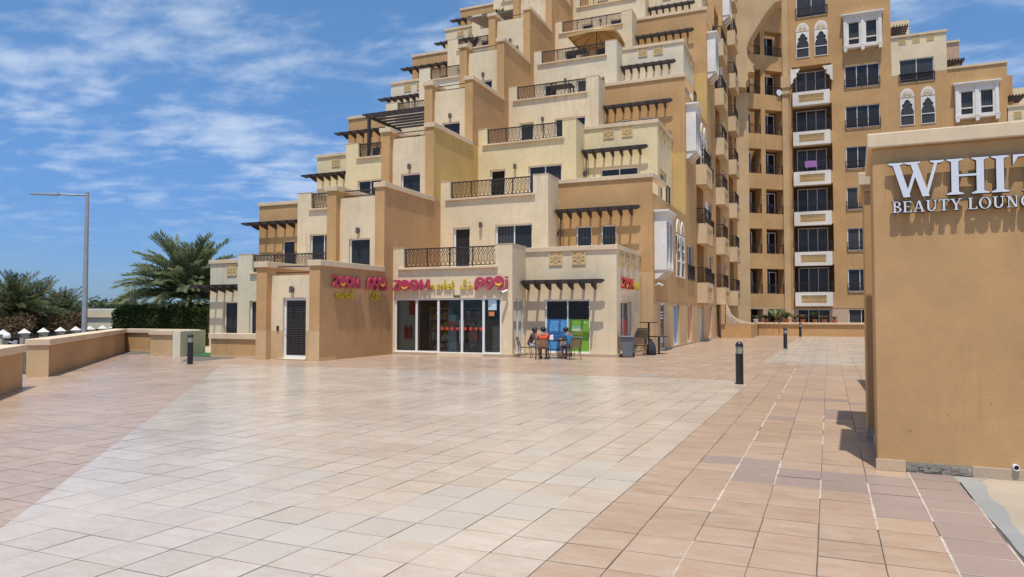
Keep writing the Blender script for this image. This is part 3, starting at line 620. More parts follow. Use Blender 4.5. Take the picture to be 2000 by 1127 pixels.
# room
m = MB(); m.box(-15.05, -10.05, 23.83, 28.5, .0, .05); m.box(-15.08, -15.05, 23.85, 28.5, 0, 3.1); m.box(-15.05, -10.05, 23.85, 28.5, 2.75, 2.8); MB().box(-15.04, -14.04, 23.98, 24.0, .05, 2.7).build('partition', 'partition', BLD)
m.build('room', 'interior', BLD); MB().box(-15.05, -10.05, 28.5, 28.55, .05, 2.8).build('room', 'interior_dark', BLD)
rs = random.Random(5)
for (x0, y0, n_) in [(-13.95, 24.6, 4), (-13.05, 25.6, 4), (-11.9, 27.2, 4), (-11.0, 25.5, 4)]:
    sh = MB(); 
    for q in range(n_ + 1): sh.box(x0, x0 + .85, y0, y0 + .4, .1 + q * .42, .13 + q * .42)
    sh.box(x0, x0 + .03, y0, y0 + .4, .05, 1.85); sh.box(x0 + .82, x0 + .85, y0, y0 + .4, .05, 1.85); s_ = sh.build('shelf_unit', 'interior', BLD)
    for mt in ('poster_pale', 'poster_red', 'poster_orange', 'print_green', 'cardboard', 'print_white'):
        g = MB()
        for q in range(n_):
            for w_ in range(2):
                x = x0 + .05 + rs.random() * .66; g.box(x, x + .1, y0 + .02 + rs.random() * .1, y0 + .3, .131 + q * .42, .131 + q * .42 + rs.uniform(.12, .32))
        g.build('goods', mt, s_, kind='stuff')
cm = MB(); cm.box(-12.9, -12.55, 24.2, 24.5, .05, 1.0); cm.box(-12.9, -12.6, 24.25, 24.5, 1.0, 1.55); cm.build('ice_cream_freezer', 'poster_pale', BLD)
ex = MB(); ex.lathe([(.0, .62), (.07, .62), (.075, .66), (.075, 1.0), (.03, 1.08), (.03, 1.14), (.0, 1.15)], -14.62, 23.9, 10); ex.lathe([(.0, .62), (.07, .62), (.075, .66), (.075, 1.0), (.03, 1.08), (.03, 1.14), (.0, 1.15)], -14.42, 23.9, 10); ex.build('fire_extinguisher', 'poster_red', BLD)
skirt(BLD, f, -15.09, -13.13, .10, t=.06); skirt(BLD, f, -11.14, -9.99, .10, t=.06); skirt(BLD, FA(-10), 23.64, 25.04, .10, t=.06)
window(BLD, FA(-10.0), 23.82, 24.87, .08, 2.14, n=-.03, mull=2, pane='shop_glass', name='side_window', w=.06)
# terrace-block shop windows
f2 = FB(25.05); a, b, c, d = -9.24, -7.46, .12, 2.12
w_ = window(BLD, f2, a, b, c, d, n=-.08, mull=2, pane='pane_dark', name='shop_window', w=.06)
mid = (a + b) / 2
pb = MB(f2).box(a + .06, mid - .03, -.121, -.115, c + .06, 1.38).build('window_poster', 'poster_blue', w_); pg = MB(f2).box(mid + .03, b - .06, -.121, -.115, c + .06, 1.38).build('window_poster', 'poster_green', w_)
def text(s, par, fr, s0, z, size, n, material, width=None, depth=.002, name='lettering', shear=0, bold=.0, spacing=1.0):
    cu = bpy.data.curves.new('t', 'FONT'); cu.body = s; cu.size = size; cu.extrude = depth; cu.shear = shear; cu.offset = bold; cu.space_character = spacing; cu.resolution_u = 3
    to = bpy.data.objects.new('t', cu); COL.objects.link(to); bpy.context.view_layer.update()
    me = bpy.data.meshes.new_from_object(to.evaluated_get(bpy.context.evaluated_depsgraph_get())); bpy.data.objects.remove(to); bpy.data.curves.remove(cu)
    xs_ = [v.co.x for v in me.vertices]; x0, x1 = min(xs_), max(xs_); k_ = (width / (x1 - x0)) if width else 1.0
    for v in me.vertices: v.co = Vector(fr(s0 + (v.co.x - x0) * k_, n + v.co.z, z + v.co.y))
    me.materials.clear(); me.materials.append(MATS[material]); me.update(); me.name = name
    return link(me, name, par)
def ring(mb, cx_, cz, r0, r1, n0, n1, k=20, a0=0, a1=2 * pi, ell=1.0):
    full = abs(a1 - a0 - 2 * pi) < 1e-6; kk = k if full else k + 1
    an_ = [a0 + (a1 - a0) * i / k for i in range(kk)]
    V = []
    for t in an_: V += [(cx_ + r * cos(t) * ell, n_, cz + r * sin(t)) for n_ in (n0, n1) for r in (r0, r1)]
    F = []
    for i in range(k):
        p, q = i * 4, ((i + 1) % kk) * 4; F += [(p, p + 1, q + 1, q), (p + 2, q + 2, q + 3, p + 3), (p + 1, p + 3, q + 3, q + 1), (p, q, q + 2, p + 2)]
    mb.add(V, F)
dm = MB(f2); cxx = (a + mid) / 2 + .02
for r0, r1 in ((.26, .272), (.07, .08), (.035, .042)): ring(dm, cxx, 1.02, r0, r1, -.1145, -.113)
for q in range(9):
    t = 2 * pi * q / 9; x, z = cxx + .17 * cos(t), 1.02 + .17 * sin(t); dm.tube([(x - .03 * sin(t), -.114, z + .03 * cos(t)), (x + .03 * sin(t), -.114, z - .03 * cos(t))], .006, 4)
dm.build('donut_print', 'print_lightblue', pb)
for s_, z, sz, mt, wd in (('All Tastes', 1.06, .10, 'print_lightblue', .42), ("WE'RE", .93, .14, 'print_white', .42), ('OPEN', .79, .16, 'print_yellow', .42)):
    text(s_, pg, f2, mid + .15, z, sz, -.113, mt, wd, bold=.004 if sz > .12 else 0)
for i in range(6): MB(f2).box(mid + .13 + .1 * i, mid + .20 + .1 * i, -.114, -.112, 1.235 + .01 * (i % 2), 1.255 + .012 * (i % 3)).build('print_mark', 'print_green' if i < 5 else 'print_white', pg)
for i in range(4): MB(f2).box(mid + .2 + .1 * i, mid + .27 + .1 * i, -.114, -.112, .70, .735).build('print_mark', 'print_white', pg)
dm = MB(f2)
for r0, r1 in ((.22, .23), (.15, .16), (.06, .07)): ring(dm, mid + .56, .36, r0, r1, -.1145, -.113)
dm.build('donut_print', 'print_green', pg)
skirt(BLD, f2, -9.93, -6.44, .10, t=.03)
fs = FA(-6.45); sw = window(BLD, fs, 25.6, 27.35, .12, 2.06, n=-.12, mull=2, pane='pane_curtain', name='shop_window', w=.06)
MB(fs).box(25.66, 27.29, -.152, -.148, .2, 1.2).build('window_poster', 'poster_red', sw)
pr = [(26.47 + .7 * cos(t * pi / 12), 1.2 + .22 * sin(t * pi / 12)) for t in range(13)]
q_ = MB(fs); q_.add([(p[0], -.149, p[1]) for p in pr], [tuple(range(13))]); q_.build('window_poster', 'poster_red', sw)
for i in range(5): MB(fs).box(25.8 + .3 * i, 25.97 + .3 * i, -.147, -.145, .5 + .11 * (i % 3), .58 + .11 * (i % 3)).build('print_mark', 'print_lightblue', sw)
skirt(BLD, fs, 25.06, 28.88, .10, t=.03)

# long side wall in four steps
def bay_window(fr, s0, z0):
    m = MB(fr); s1 = s0 + 1.45; n = .5; z1 = z0 + 2.45
    m.box(s0, s1, .002, n, z0, z0 + .12)
    for a in (s0, s0 + .62, s1 - .14): m.box(a, a + .14, n - .14, n, z0 + .12, z1 - .2)
    m.box(s0, s0 + .08, .002, n - .14, z0 + .12, z1 - .2); m.box(s1 - .08, s1, .002, n - .14, z0 + .12, z1 - .2)
    m.box(s0 + .14, s1 - .14, n - .12, n - .03, z0 + .12, z0 + .35); m.box(s0 + .14, s1 - .14, n - .12, n - .03, z1 - .45, z1 - .2)
    for i, e in enumerate((.03, .07, .12)): m.box(s0 - e, s1 + e, .002, n + e, z1 - .2 + .08 * i, z1 - .122 + .08 * i)
    for a in (s0 + .04, s0 + .62, s1 - .18): m.prism([(.002, z0 - .38), (.10, z0 - .36), (n - .1, z0 - .10), (n - .02, z0 - .003), (.002, z0 - .003)], 0, a, a + .14)
    o = m.build('bay_window', 'white_plaster', BLD if fr is AW else TWR)
    MB(fr).box(s0 + .1, s1 - .1, n - .2, n - .15, z0 + .15, z1 - .25).build('pane', 'pane_curtain', o)
    return o
def arch_window(par, fr, s0, s1, z0, z1, n=0.0):
    """Window under a white multifoil surround with a fan tympanum above."""
    w = s1 - s0; c = (s0 + s1) / 2; zs = z0 + .62 * (z1 - z0)
    prof = [(.40, 0), (.40, .12), (.30, .14), (.34, .20), (.38, .28), (.30, .38), (.20, .40), (.22, .47), (.12, .54), (0, .62)]
    inner = [(c + x * w, zs - .18 + y * (z1 - zs + .10) / .62) for x, y in prof]; inner = inner + [(2 * c - x, y) for x, y in inner[-2::-1]]
    outer = [(s1, inner[0][1])] + [(s1, z1)] * 1 + [(s0, z1)] + [(s0, inner[0][1])]
    m = MB(fr)
    # surround built as strips between the foil edge and the straight frame
    for i in range(len(inner) - 1):
        (x0, y0), (x1, y1) = inner[i], inner[i + 1]
        def tgt(x, y, right): return (s1 if right else s0, y)
        r = (x0 + x1) / 2 > c; X = s1 if r else s0
        for e in (n + .05,):
            m.quad((x0, e, y0), (X, e, y0), (X, e, y1), (x1, e, y1)); m.quad((x0, n, y0), (x0, e, y0), (x1, e, y1), (x1, n, y1))
    top = max(y for _, y in inner); m.box(s0, s1, n + .001, n + .05, top, z1)
    m.box(s0 + .045, s1 - .045, n + .0065, n + .045, z0 + .36 * (z1 - z0), z0 + .36 * (z1 - z0) + .06)
    for x in (s0, s1 - .045): m.box(x, x + .045, n + .001, n + .05, z0, inner[0][1])
    o = m.build('arched_window', 'white_plaster', par)
    MB(fr).box(s0 + .045, s1 - .045, n + .001, n + .04, z0, z0 + .05).build('sill', 'white_plaster', o)
    MB(fr).box(s0 + .04, s1 - .04, n + .001, n + .006, z0 + .05, z1 - .02).build('pane', 'pane_curtain', o)
    t = MB(fr); k = 14; R_ = w * .5; zc = z1 + .08
    P = [(c + R_ * cos(pi * i / k), zc + .78 * (z1 - z0) * .42 * sin(pi * i / k)) for i in range(k + 1)]
    V = [(p[0], n + .001, p[1]) for p in P] + [(p[0], n + .05, p[1]) for p in P]; t.add(V, [tuple(range(k + 1, 2 * k + 2))] + [(i, i + 1, k + 2 + i, k + 1 + i) for i in range(k)] + [(k, 0, k + 1, 2 * k + 1)])
    o2 = t.build('tympanum', 'white_plaster', o)
    q = MB(fr); hh = P[k // 2][1] - zc
    for i in range(1, 12):
        a_ = pi * i / 12; q.tube([(c + .22 * R_ * cos(a_), n + .052, zc + .22 * hh * sin(a_)), (c + .78 * R_ * cos(a_), n + .052, zc + .78 * hh * sin(a_))], .018, 4)
    q.build('fan_ribs', 'plaque_stone', o)
    return o
def balcony(par, fr, s0, s1, z, n=.55, m_='white_plaster'):
    """Decorated slab box below the floor line with an inset screen, and its iron rail."""
    m = MB(fr); w = s1 - s0; h = 1.12; zb = z - 1.12
    m.box(s0, s1, .002, n - .06, zb, z)
    for (a, b, c, d) in ((s0, s1, zb, zb + .24), (s0, s1, z - .24, z), (s0, s0 + .16 * w, zb + .24, z - .24), (s1 - .16 * w, s1, zb + .24, z - .24)): m.box(a, b, n - .06, n, c, d)
    o = m.build('balcony', m_, par)
    MB(fr).box(s0 + .16 * w, s1 - .16 * w, n - .06, n - .045, zb + .24, z - .24).build('screen_panel', 'plaque_stone', o)
    q = MB(fr); nx = max(4, int(w / .2))
    a0, a1, c0, c1 = s0 + .18 * w, s1 - .18 * w, zb + .28, z - .28
    for i in range(nx):
        for j in range(2): ring(q, a0 + (a1 - a0) * (i + .5) / nx, c0 + (c1 - c0) * (j + .5) / 2, .06, .085, n - .045, n - .02, 8)
    q.build('screen_pattern', 'plaque_stone', o, kind='stuff')
    railing(par, fr, s0 - .02, s1 + .02, z + .06, z + .85, n=n - .1, cell=.13, detail=False, posts=2)
    for x in (s0, s1):
        rs_ = MB(fr); rs_.box(x - .02, x + .02, .0, n - .1, z + .80, z + .85)
        for i in range(4): rs_.box(x - .01, x + .01, .1 * i + .03, .1 * i + .045, z, z + .82)
        rs_.build('side_railing', 'rail_metal', par)
shopdoor = (1.36, 2.36); shops = [(4.2, 5.75), (7.85, 9.4), (11.6, 13.3), (15.25, 16.6), (20.4, 21.5)]
rec = {'A': (11.1, 13.5), 'B': (18.95, 21.2), 'C': (26.2, 28.8)}
steps = [(0, 0, 6.6), (7.72, 6.6, 13.2), (15.44, 13.2, 19.8), (23.16, 19.8, 33.0)]
for si, (sA, zA, zB) in enumerate(steps):
    ops = []
    if si == 0: ops += [(*shopdoor, .02, 2.05, .12)] + [(a, b, .08, 2.02, .25) for a, b in shops]
    wins = []
    for fl in range(1, 9):
        z = 3.3 * fl
        if not (zA <= z < zB): continue
        for key, (a, b) in rec.items():
            if a > sA: ops.append((a, b, z + .02, z + 2.35, 1.3))
        for a, b in ((7.95, 9.9), (15.6, 17.4), (22.7, 24.5)):
            if a > sA + 1 or (a > sA and fl % 2 == 0 and False): wins.append((a, b, z + .1, z + 1.9))
            elif a > sA and sA > 0 and a - sA < 1: pass
        if (fl % 2 == 1):
            b0 = sA + 4.95
            wins_arch = [(b0, b0 + .9), (b0 + 1.15, b0 + 2.05)]
    ops += [(a, b, c, d, .16) for a, b, c, d in wins]
    cc = 'tan' if si != 1 else 'tan'
    zz0 = zA
    if si == 0:
        facade(MB(), AW, sA, 30.7, 2.12, zB, [o for o in ops if o[2] > 2], .2).build('long_wall', 'tan', BLD)
        facade(MB(), AW, sA, 30.7, 0, 2.12, [o for o in ops if o[2] < 2], .2).build('long_wall', 'tan_light', BLD)
    else: facade(MB(), AW, sA, 30.7, zA, zB, ops, .2).build('long_wall', cc, BLD)
    for a, b, c, d in wins:
        window(BLD, AW, a, b, c, d, n=-.08, mull=2, pane=random.choice(['pane', 'pane_curtain'])); railing(BLD, AW, a - .02, b + .02, c - .02, c + .72, n=.06, cell=.12, detail=False, posts=2)
    bay_window(AW, sA + .25, zA + 3.4)
    for q in (4.95, 6.1): arch_window(BLD, AW, sA + q, sA + q + .95, zA + 3.35, zA + 5.4)
    for o in ops:
        if len(o) > 4 and o[4] > 1: window(BLD, AW, o[0] + .3, o[1] - .25, o[2] + .02, o[3] - .15, n=-1.2, mull=2, pane='pane_dark', name='balcony_door')
for fl in range(1, 9):
    for key, (a, b) in rec.items():
        st = max(s for s, zA, zB in steps if zA <= 3.3 * fl)
        if a > st: balcony(BLD, AW, a - .05, a + 2.3, 3.3 * fl, m_='balcony_cream')
        if key == 'C' and fl > 5: pass
MB(AW).box(-.01, 30.6, .001, .012, 2.10, 2.13).build('string_line', 'tan_dark', BLD)
m = MB(AW); a, b = shopdoor
for q in ((a, a + .07, .02, 2.05), (b - .07, b, .02, 2.05), (a + .07, b - .07, 1.97, 2.05), (a + .07, b - .07, .02, .10)): m.box(q[0], q[1], -.09, -.03, q[2], q[3])
dr = m.build('shop_door', 'white_frame', BLD); MB(AW).box(a + .07, b - .07, -.08, -.06, .1, 1.97).build('pane', 'pane', dr)
for i, z in enumerate((1.62, 1.48, 1.36, .55, .45, .35)): MB(AW).box(a + .2 + .05 * (i % 2), b - .25, -.059, -.057, z, z + .06).build('door_print', 'print_white', dr)
for i, (a, b) in enumerate(shops):
    w_ = window(BLD, AW, a, b, .08, 2.02, n=-.12, mull=2, pane='pane', name='shop_window', w=.07); md = (a + b) / 2
    cA, cB = [('poster_green', 'poster_blue'), ('poster_green', 'poster_orange'), ('poster_pale', 'poster_pale'), ('print_white', 'poster_red'), ('pane_dark', 'pane_dark')][i]
    MB(AW).box(a + .07, md - .03, -.158, -.154, .15, 1.9).build('window_poster', cA, w_); MB(AW).box(md + .03, b - .07, -.158, -.154, .15, 1.9).build('window_poster', cB, w_)
    for z in range(6): MB(AW).box(a + .2, md - .12, -.153, -.151, .45 + z * .22, .53 + z * .22).build('print_mark', 'print_yellow' if i < 2 else 'print_white', w_)
skirt(BLD, AW, .02, 1.3, .10, t=.03); skirt(BLD, AW, 2.4, 30, .10, t=.03)
# free-standing terrace pergola on the third level, left
pgo = MB().box(-22.0, -15.75, 31.70, 31.80, 12.15, 12.3).build('terrace_pergola', 'timber', BLD)
for x in (-21.8, -17.2, -15.9):
    MB().box(x - .07, x + .07, 31.68, 31.82, 9.2, 12.149).build('post', 'timber', pgo); MB().box(x - .05, x + .05, 31.801, 35.0, 12.15, 12.3).build('beam', 'timber', pgo)
for i in range(7): MB().box(-22.2, -15.6, 31.7 + .5 * i, 31.79 + .5 * i, 12.302, 12.4).build('rafter', 'timber', pgo)
# fabric awning on a high left terrace
aw = MB(); aw.add([(-21.8, 43.4, 22.2), (-17.9, 43.4, 22.2), (-17.9, 46.5, 22.7), (-21.8, 46.5, 22.7), (-21.8, 43.4, 22.16), (-17.9, 43.4, 22.16), (-17.9, 46.5, 22.66), (-21.8, 46.5, 22.66)], [(0, 1, 2, 3), (7, 6, 5, 4), (0, 4, 5, 1), (1, 5, 6, 2), (2, 6, 7, 3), (3, 7, 4, 0)])
aw.build('awning', 'awning', BLD)

# ------------------------------------------------------------------ tall tower behind
TWR = thing('tower_building', 'tall tan tower with stacked white balcony boxes and a big half arch', 'building', (0, 62.6, 0))
TF = FB(62.6); CF = FR(-5.41, 59.40, R(40))
def tblock(name, m_, a0, a1, b0, b1, c0, c1, skip=''): return MB().box(a0, a1, b0, b1, c0, c1, skip).build(name, m_, TWR)
ops = []
for fl in range(0, 10): ops.append((-1.1, 1.9, 3.3 * fl + .03, 3.3 * fl + 2.3, 1.1)) if 1 <= fl <= 6 else None
ops += [(-.9, 1.55, -1.2, 1.93, .2)]
for fl in range(0, 7): ops.append((2.9, 5.4 if fl else 5.6, 3.3 * fl + (.05 if fl else -1.0), 3.3 * fl + (1.85 if fl else 1.93), .16))
ops += [(-.68, 1.62, 26.2, 28.4, .16)]
facade(MB(), TF, -1.35, 6.25, 2.05, 36, [o for o in ops if o[2] > 2], .2).build('facade_wall', 'tan', TWR)
facade(MB(), TF, -1.35, 6.25, -1.5, 2.05, [o for o in ops if o[2] < 2], .2).build('facade_wall', 'pink_render', TWR)
MB(FA(6.25)).quad((62.6, 0, 20), (75, 0, 20), (75, 0, 36), (62.6, 0, 36)).build('facade_wall', 'tan', TWR)
for fl in range(1, 7):
    z = 3.3 * fl
    window(TWR, TF, -.80, 1.5, z + .05, z + 2.1, n=-1.02, mull=3, pane=['pane', 'pane_curtain', 'pane_curtain'] if fl % 2 else 'pane_curtain')
    balcony(TWR, TF, -1.05, 1.75, z)
    window(TWR, TF, 2.9, 5.4, z + .05, z + 1.85, n=-.08, mull=3, pane=random.choice(['pane', 'pane_curtain']))
    railing(TWR, TF, 2.86, 5.44, z - .0, z + .72, n=.05, cell=.12, detail=False, posts=2)
window(TWR, TF, -.9, 1.55, -1.2, 1.93, n=-.1, mull=3, pane=['pane_dark', 'pane_dark', 'pane_curtain']); window(TWR, TF, 2.9, 5.6, -1.0, 1.93, n=-.1, mull=3, pane=['pane_curtain', 'pane_dark', 'pane_dark'])
window(TWR, TF, -.68, 1.62, 26.2, 28.4, n=-.1, mull=2, pane='pane_curtain'); railing(TWR, TF, -.75, 1.7, 26.2, 27.0, n=.05, cell=.12, detail=False, posts=2)
for s in (-.72, .68): arch_window(TWR, TF, s, s + 1.0, 22.8, 24.95)
for s0 in (-1.05, 1.35):      # cut brackets over the top balcony
    c = s0 + (.6 if s0 < 0 else 0); sg = 1 if s0 < 0 else -1
    m = MB(TF); x0 = -1.2 if sg > 0 else 2.0
    m.prism([(x0, 21.9), (x0 + sg * .75, 21.9), (x0 + sg * .6, 21.62), (x0 + sg * .42, 21.55), (x0 + sg * .5, 21.3), (x0 + sg * .2, 21.05), (x0 + sg * .2, 20.8), (x0, 20.6)], 1, .002, .12); m.build('bracket', 'white_plaster', TWR)
MB(TF).box(-1.34, 6.24, .001, .02, 2.02, 2.06).build('string_line', 'tan_dark', TWR)
def bay2(s0, z0, w, h, n=.35):
    m = MB(TF); s1 = s0 + w; z1 = z0 + h
    for i, e in enumerate((.02, .09, .16)): m.box(s0 - e, s1 + e, .002, n + e, z1 - .24 + .1 * i, z1 - .142 + .1 * i)
    for a in (s0, s0 + w / 2 - .12, s1 - .24): m.box(a, a + .24, .002, n, z0, z1 - .24)
    for a, b in ((s0 + .24, s0 + w / 2 - .12), (s0 + w / 2 + .12, s1 - .24)):
        m.box(a, b, .002, n - .06, z0, z0 + .34); m.box(a, b, .002, n - .06, z1 - .62, z1 - .24); m.box(a, a + .14, .002, n - .06, z0 + .34, z1 - .62); m.box(b - .14, b, .002, n - .06, z0 + .34, z1 - .62)
        m.box(a + .14, b - .14, .002, n - .1, z0 + .34 + .45, z0 + .34 + .52)
    for i in range(2): m.box(s0 - .05, s1 + .05, n, n + .04, z0 + .04 + .14 * i, z0 + .12 + .14 * i)
    for a in (s0, s0 + w / 2 - .12, s1 - .24): m.box(a, a + .24, .002, n + .06, z0 - .22, z0)
    o = m.build('bay_window', 'white_plaster', TWR)
    for a, b in ((s0 + .36, s0 + w / 2 - .24), (s0 + w / 2 + .24, s1 - .36)): MB(TF).box(a, b, .05, .08, z0 + .34, z1 - .6).build('pane', 'pane_curtain', o)
bay2(2.85, 22.95, 2.75, 2.75); bay2(10.5, 16.4, 2.8, 2.7)
# stepped right-hand wing
ops = [(6.8, 9.17, 19.75, 21.6, .16)]
facade(MB(), TF, 6.25, 10.04, 20.42, 23.4, [(6.8, 9.17, 20.42, 21.6, .16)], .16).build('facade_wall', 'cream', TWR)
facade(MB(), TF, 6.25, 13.9, -1.5, 20.42, [(6.8, 9.17, 19.75, 20.42, .16)] + [(6.8, 9.17, 3.3 * f_ + .1, 3.3 * f_ + 1.9, .16) for f_ in range(0, 4)], .16).build('facade_wall', 'tan', TWR)
window(TWR, TF, 6.8, 9.17, 19.75, 21.6, n=-.08, mull=2, pane='pane_curtain'); railing(TWR, TF, 6.75, 9.22, 19.75, 20.45, n=.05, cell=.12, detail=False, posts=2)
MB().box(6.25, 10.1, 62.52, 63.0, 23.4, 23.58).build('coping', 'coping', TWR); tblock('facade_wall', 'cream', 6.27, 10.03, 62.63, 75, 20, 23.4, 'y')
MB().box(10.045, 13.98, 62.52, 63.0, 20.42, 20.58).build('coping', 'coping', TWR); tblock('facade_wall', 'tan', 10.05, 13.89, 62.63, 75, 10, 20.42, 'y')
tblock('facade_wall', 'pink_render', 10.0, 11.15, 64.2, 75, 20, 23.0); tblock('coping', 'coping', 9.98, 11.2, 64.1, 75, 23.0, 23.15); tblock('facade_wall', 'tan', 13.9, 14.6, 64.2, 75, 10, 19.9); tblock('facade_wall', 'cream', 6.2, 8.0, 66.5, 75, 20, 26.2); tblock('facade_wall', 'cream', 9.0, 11.3, 66.5, 75, 15, 22.2)
tblock('facade_wall', 'cream', 13.85, 30, 62.6, 75, -1.5, 17.0); tblock('coping', 'coping', 13.85, 30, 62.52, 63, 17.0, 17.15); tblock('facade_wall', 'cream', 13.5, 16.4, 65.5, 75, 15, 19.2)
for s, z in ((7.02, 23.1), (8.0, 23.12), (8.96, 23.14), (14.5, 16.4)): plaque(TWR, TF, s, z, .5)
for s in (6.8, 8.22): arch_window(TWR, TF, s, s + .98, 16.35, 18.5)
for (x, z, y) in ((6.26, 24.55, 63.2), (10.05, 21.3, 63.2), (13.92, 18.0, 63.2)):
    fr = FA(x); pergola(TWR, fr, y, y + 2.6, z, proj=1.35, nr=5, tip=-1, beams=(.3, .5, .7, .9, 1.1, 1.25))
# chamfered recess between the long wall and the facade
ops = []
for fl in range(0, 8):
    z = 3.3 * fl; ops += [(1.15, 2.52, z - .1 if fl else -1.4, z + 1.95, .85), (2.94, 4.62, z - .1 if fl else -1.4, z + 1.95, .85)]
facade(MB(), CF, -.1, 4.68, 2.05, 30, [o for o in ops if o[2] > 2], .2).build('recess_wall', 'tan', TWR)
facade(MB(), CF, -.1, 4.68, -1.5, 2.05, [o for o in ops if o[2] < 2], .2).build('recess_wall', 'pink_render', TWR)
for o in ops:
    a, b, c, d = o[:4]
    if c < 0: MB(CF).box(a, b, -.87, -.80, c, d).build('pane', 'pane_dark', TWR); continue
    window(TWR, CF, a + (.05 if a < 2 else .12), b - (.45 if a < 2 else .22), c + .02, d - .2, n=-.78, mull=1 if a < 2 else 2, pane='pane_dark', name='balcony_door')
    railing(TWR, CF, a, b, c + .05, c + .78, n=-.06, cell=.12, detail=False, posts=1)
MB(CF).box(-.02, 1.14, .002, .25, -1.5, 19.6).build('corner_pier', 'tan_light', TWR)
tblock('corner_pier', 'tan_light', -1.86, -1.36, 62.25, 62.9, -1.5, 19.8); 
pr = MB().box(-1.92, -1.28, 62.15, 62.6, 19.8, 19.95); pr.box(-1.89, -1.31, 62.2, 62.6, 20.15, 20.35); pr.box(-1.95, -1.25, 62.12, 62.6, 20.35, 21.3); pr.box(-1.9, -1.3, 62.2, 62.6, 19.95, 20.15); pr.build('capital', 'tan_light', TWR)
tblock('corner_pier', 'tan_light', -1.8, -1.36, 62.28, 62.9, 21.3, 36)
# arched screen in front of the recess; profile in (s, z) on the chamfer
AP = [(4.67, 27.2), (3.95, 26.85), (3.2, 26.0), (2.45, 24.9), (1.85, 24.0), (1.42, 23.3), (1.28, 22.75), (1.36, 22.2), (1.65, 21.8), (1.98, 21.55), (1.82, 21.35), (2.0, 20.95), (1.5, 20.95), (1.32, 20.7), (1.42, 20.35), (1.2, 20.1), (1.15, 19.62)]
m = MB(CF); n0, n1, sh = .002, 1.3, 1.0; sL = -1.12
for i in range(len(AP) - 1):
    (x0, y0), (x1, y1) = AP[i], AP[i + 1]
    m.quad((x0, n0, y0), (x0 - sh, n1, y0), (x1 - sh, n1, y1), (x1, n0, y1))
    if y0 != y1: m.quad((sL, n1, y1), (x1 - sh, n1, y1), (x0 - sh, n1, y0), (sL, n1, y0))
facade(m, CF, sL, 4.67 - sh, 27.2, 36, [(.15, 1.6, 27.9, 29.4, .3)], .3, n=n1)
m.quad((-.1, n0, 19.62), (sL, n1, 19.62), (1.15 - sh, n1, 19.62), (1.15, n0, 19.62)); m.quad((4.67, n0, 27.2), (4.67 - sh, n1, 27.2), (4.67 - sh, n1, 36), (4.67, n0, 36))
m.build('arch_screen', 'tan_light', TWR); window(TWR, CF, .15, 1.6, 27.9, 29.4, n=1.1, pane='pane_dark')
tblock('core', 'tan', -9, 6.2, 66, 80, -1.4, 35)
tag(MB().prism([(-.15, 13.5), (.75, 13.5), (.7, 14.0), (.2, 14.05), (-.2, 14.02)], 1, 61.98, 62.02).build('towel', 'purple_cloth'), 'purple and white towel hung over a balcony rail of the tall tower', 'towel')

# planter wall at the far end with potted plants
PW = thing('planter_wall', 'low tan wall with cream coping and rough curved stonework at its left end, closing the far plaza', 'wall', (-3.4, 53.6, 0))
MB().box(-3.4, 9.5, 53.6, 54.4, -.5, .82).build('wall', 'tan', PW); MB().box(-3.5, 9.5, 53.5, 54.5, .82, .95).build('coping', 'coping', PW, bevel=.015)
MB().box(-5.3, -3.45, 47.5, 49.0, -.3, .9).build('wall', 'tan', PW); MB().box(-3.9, -3.45, 49.0, 53.6, -.3, .86).build('wall', 'tan', PW)
MB().box(-5.3, -5.05, 47.4, 49, .9, 2.2).build('wall', 'tan', PW)
cv = [(-5.0, .9), (-3.3, .9), (-3.3, 1.08)] + [(-5.0 + 1.7 * (1 - sin(t)), 1.05 + 1.1 * (1 - cos(t))) for t in [pi / 2 * k / 8 for k in range(1, 9)]]
cv = [(-5.0, .9), (-3.3, .9), (-3.3, 1.0)] + [(-3.3 - 1.7 * (1 - cos(t)), 1.0 + 1.2 * (1 - sqrt(max(0, 1 - (1 - cos(t)) ** 2)))) for t in [pi / 2 * k / 8 for k in range(1, 9)]]
MB().prism(cv, 1, 47.6, 48.0).build('stonework', 'rough_stone', PW)
st = MB(); rs = random.Random(11)
for i in range(14):
    for j in range(9):
        x, z = -4.95 + i * .12 + rs.uniform(-.02, .02), .97 + j * .13 + rs.uniform(-.02, .02)
        lim = 1.0 + 1.2 * (1 - sqrt(max(0, 1 - min(1, (-3.3 - x) / 1.7) ** 2))) if x < -3.3 else 1
        if z + .05 < lim: st.box(x - .045, x + .045, 47.55, 47.601, z - .05, z + .05)
st.build('stone', 'rough_stone', PW, kind='stuff')
def leaf_plant(name, label, loc, h, r, n, m_, pot=True, arch=.5, wid=.05, group=None):
    t = thing(name, label, 'plant', loc, 0, group)
    if pot: MB().lathe([(.10, 0), (.14, .02), (.18, .28), (.20, .30), (.19, .33), (.15, .31)], n=14).build('pot', pot if isinstance(pot, str) else 'terracotta', t, world=False)
    b = MB(); rr = random.Random(sum(map(ord, label)))
    for i in range(n):
        a = rr.uniform(0, 2 * pi); L_ = r * rr.uniform(.6, 1.1); hh = h * rr.uniform(.6, 1.05); P = []
        for k in range(5):
            q = k / 4; P.append(Vector((cos(a) * L_ * q, sin(a) * L_ * q, .3 + hh * (q * (1 + arch) - arch * q * q * 1.4))))
        sd = Vector((-sin(a), cos(a), 0))
        V = []
        for k, p in enumerate(P): w = wid * (1 - abs(k / 4 - .4) * 1.2); V += [tuple(p - sd * w), tuple(p + sd * w)]
        b.add(V, [(2 * k, 2 * k + 1, 2 * k + 3, 2 * k + 2) for k in range(4)])
    b.build('leaves', m_, t, world=False); return t
leaf_plant('potted_plant', 'small green plant in a white pot at the left end of the far planter wall', (-3.6, 53.9, .86), .35, .35, 26, 'pot_leaf', pot='white_plaster')
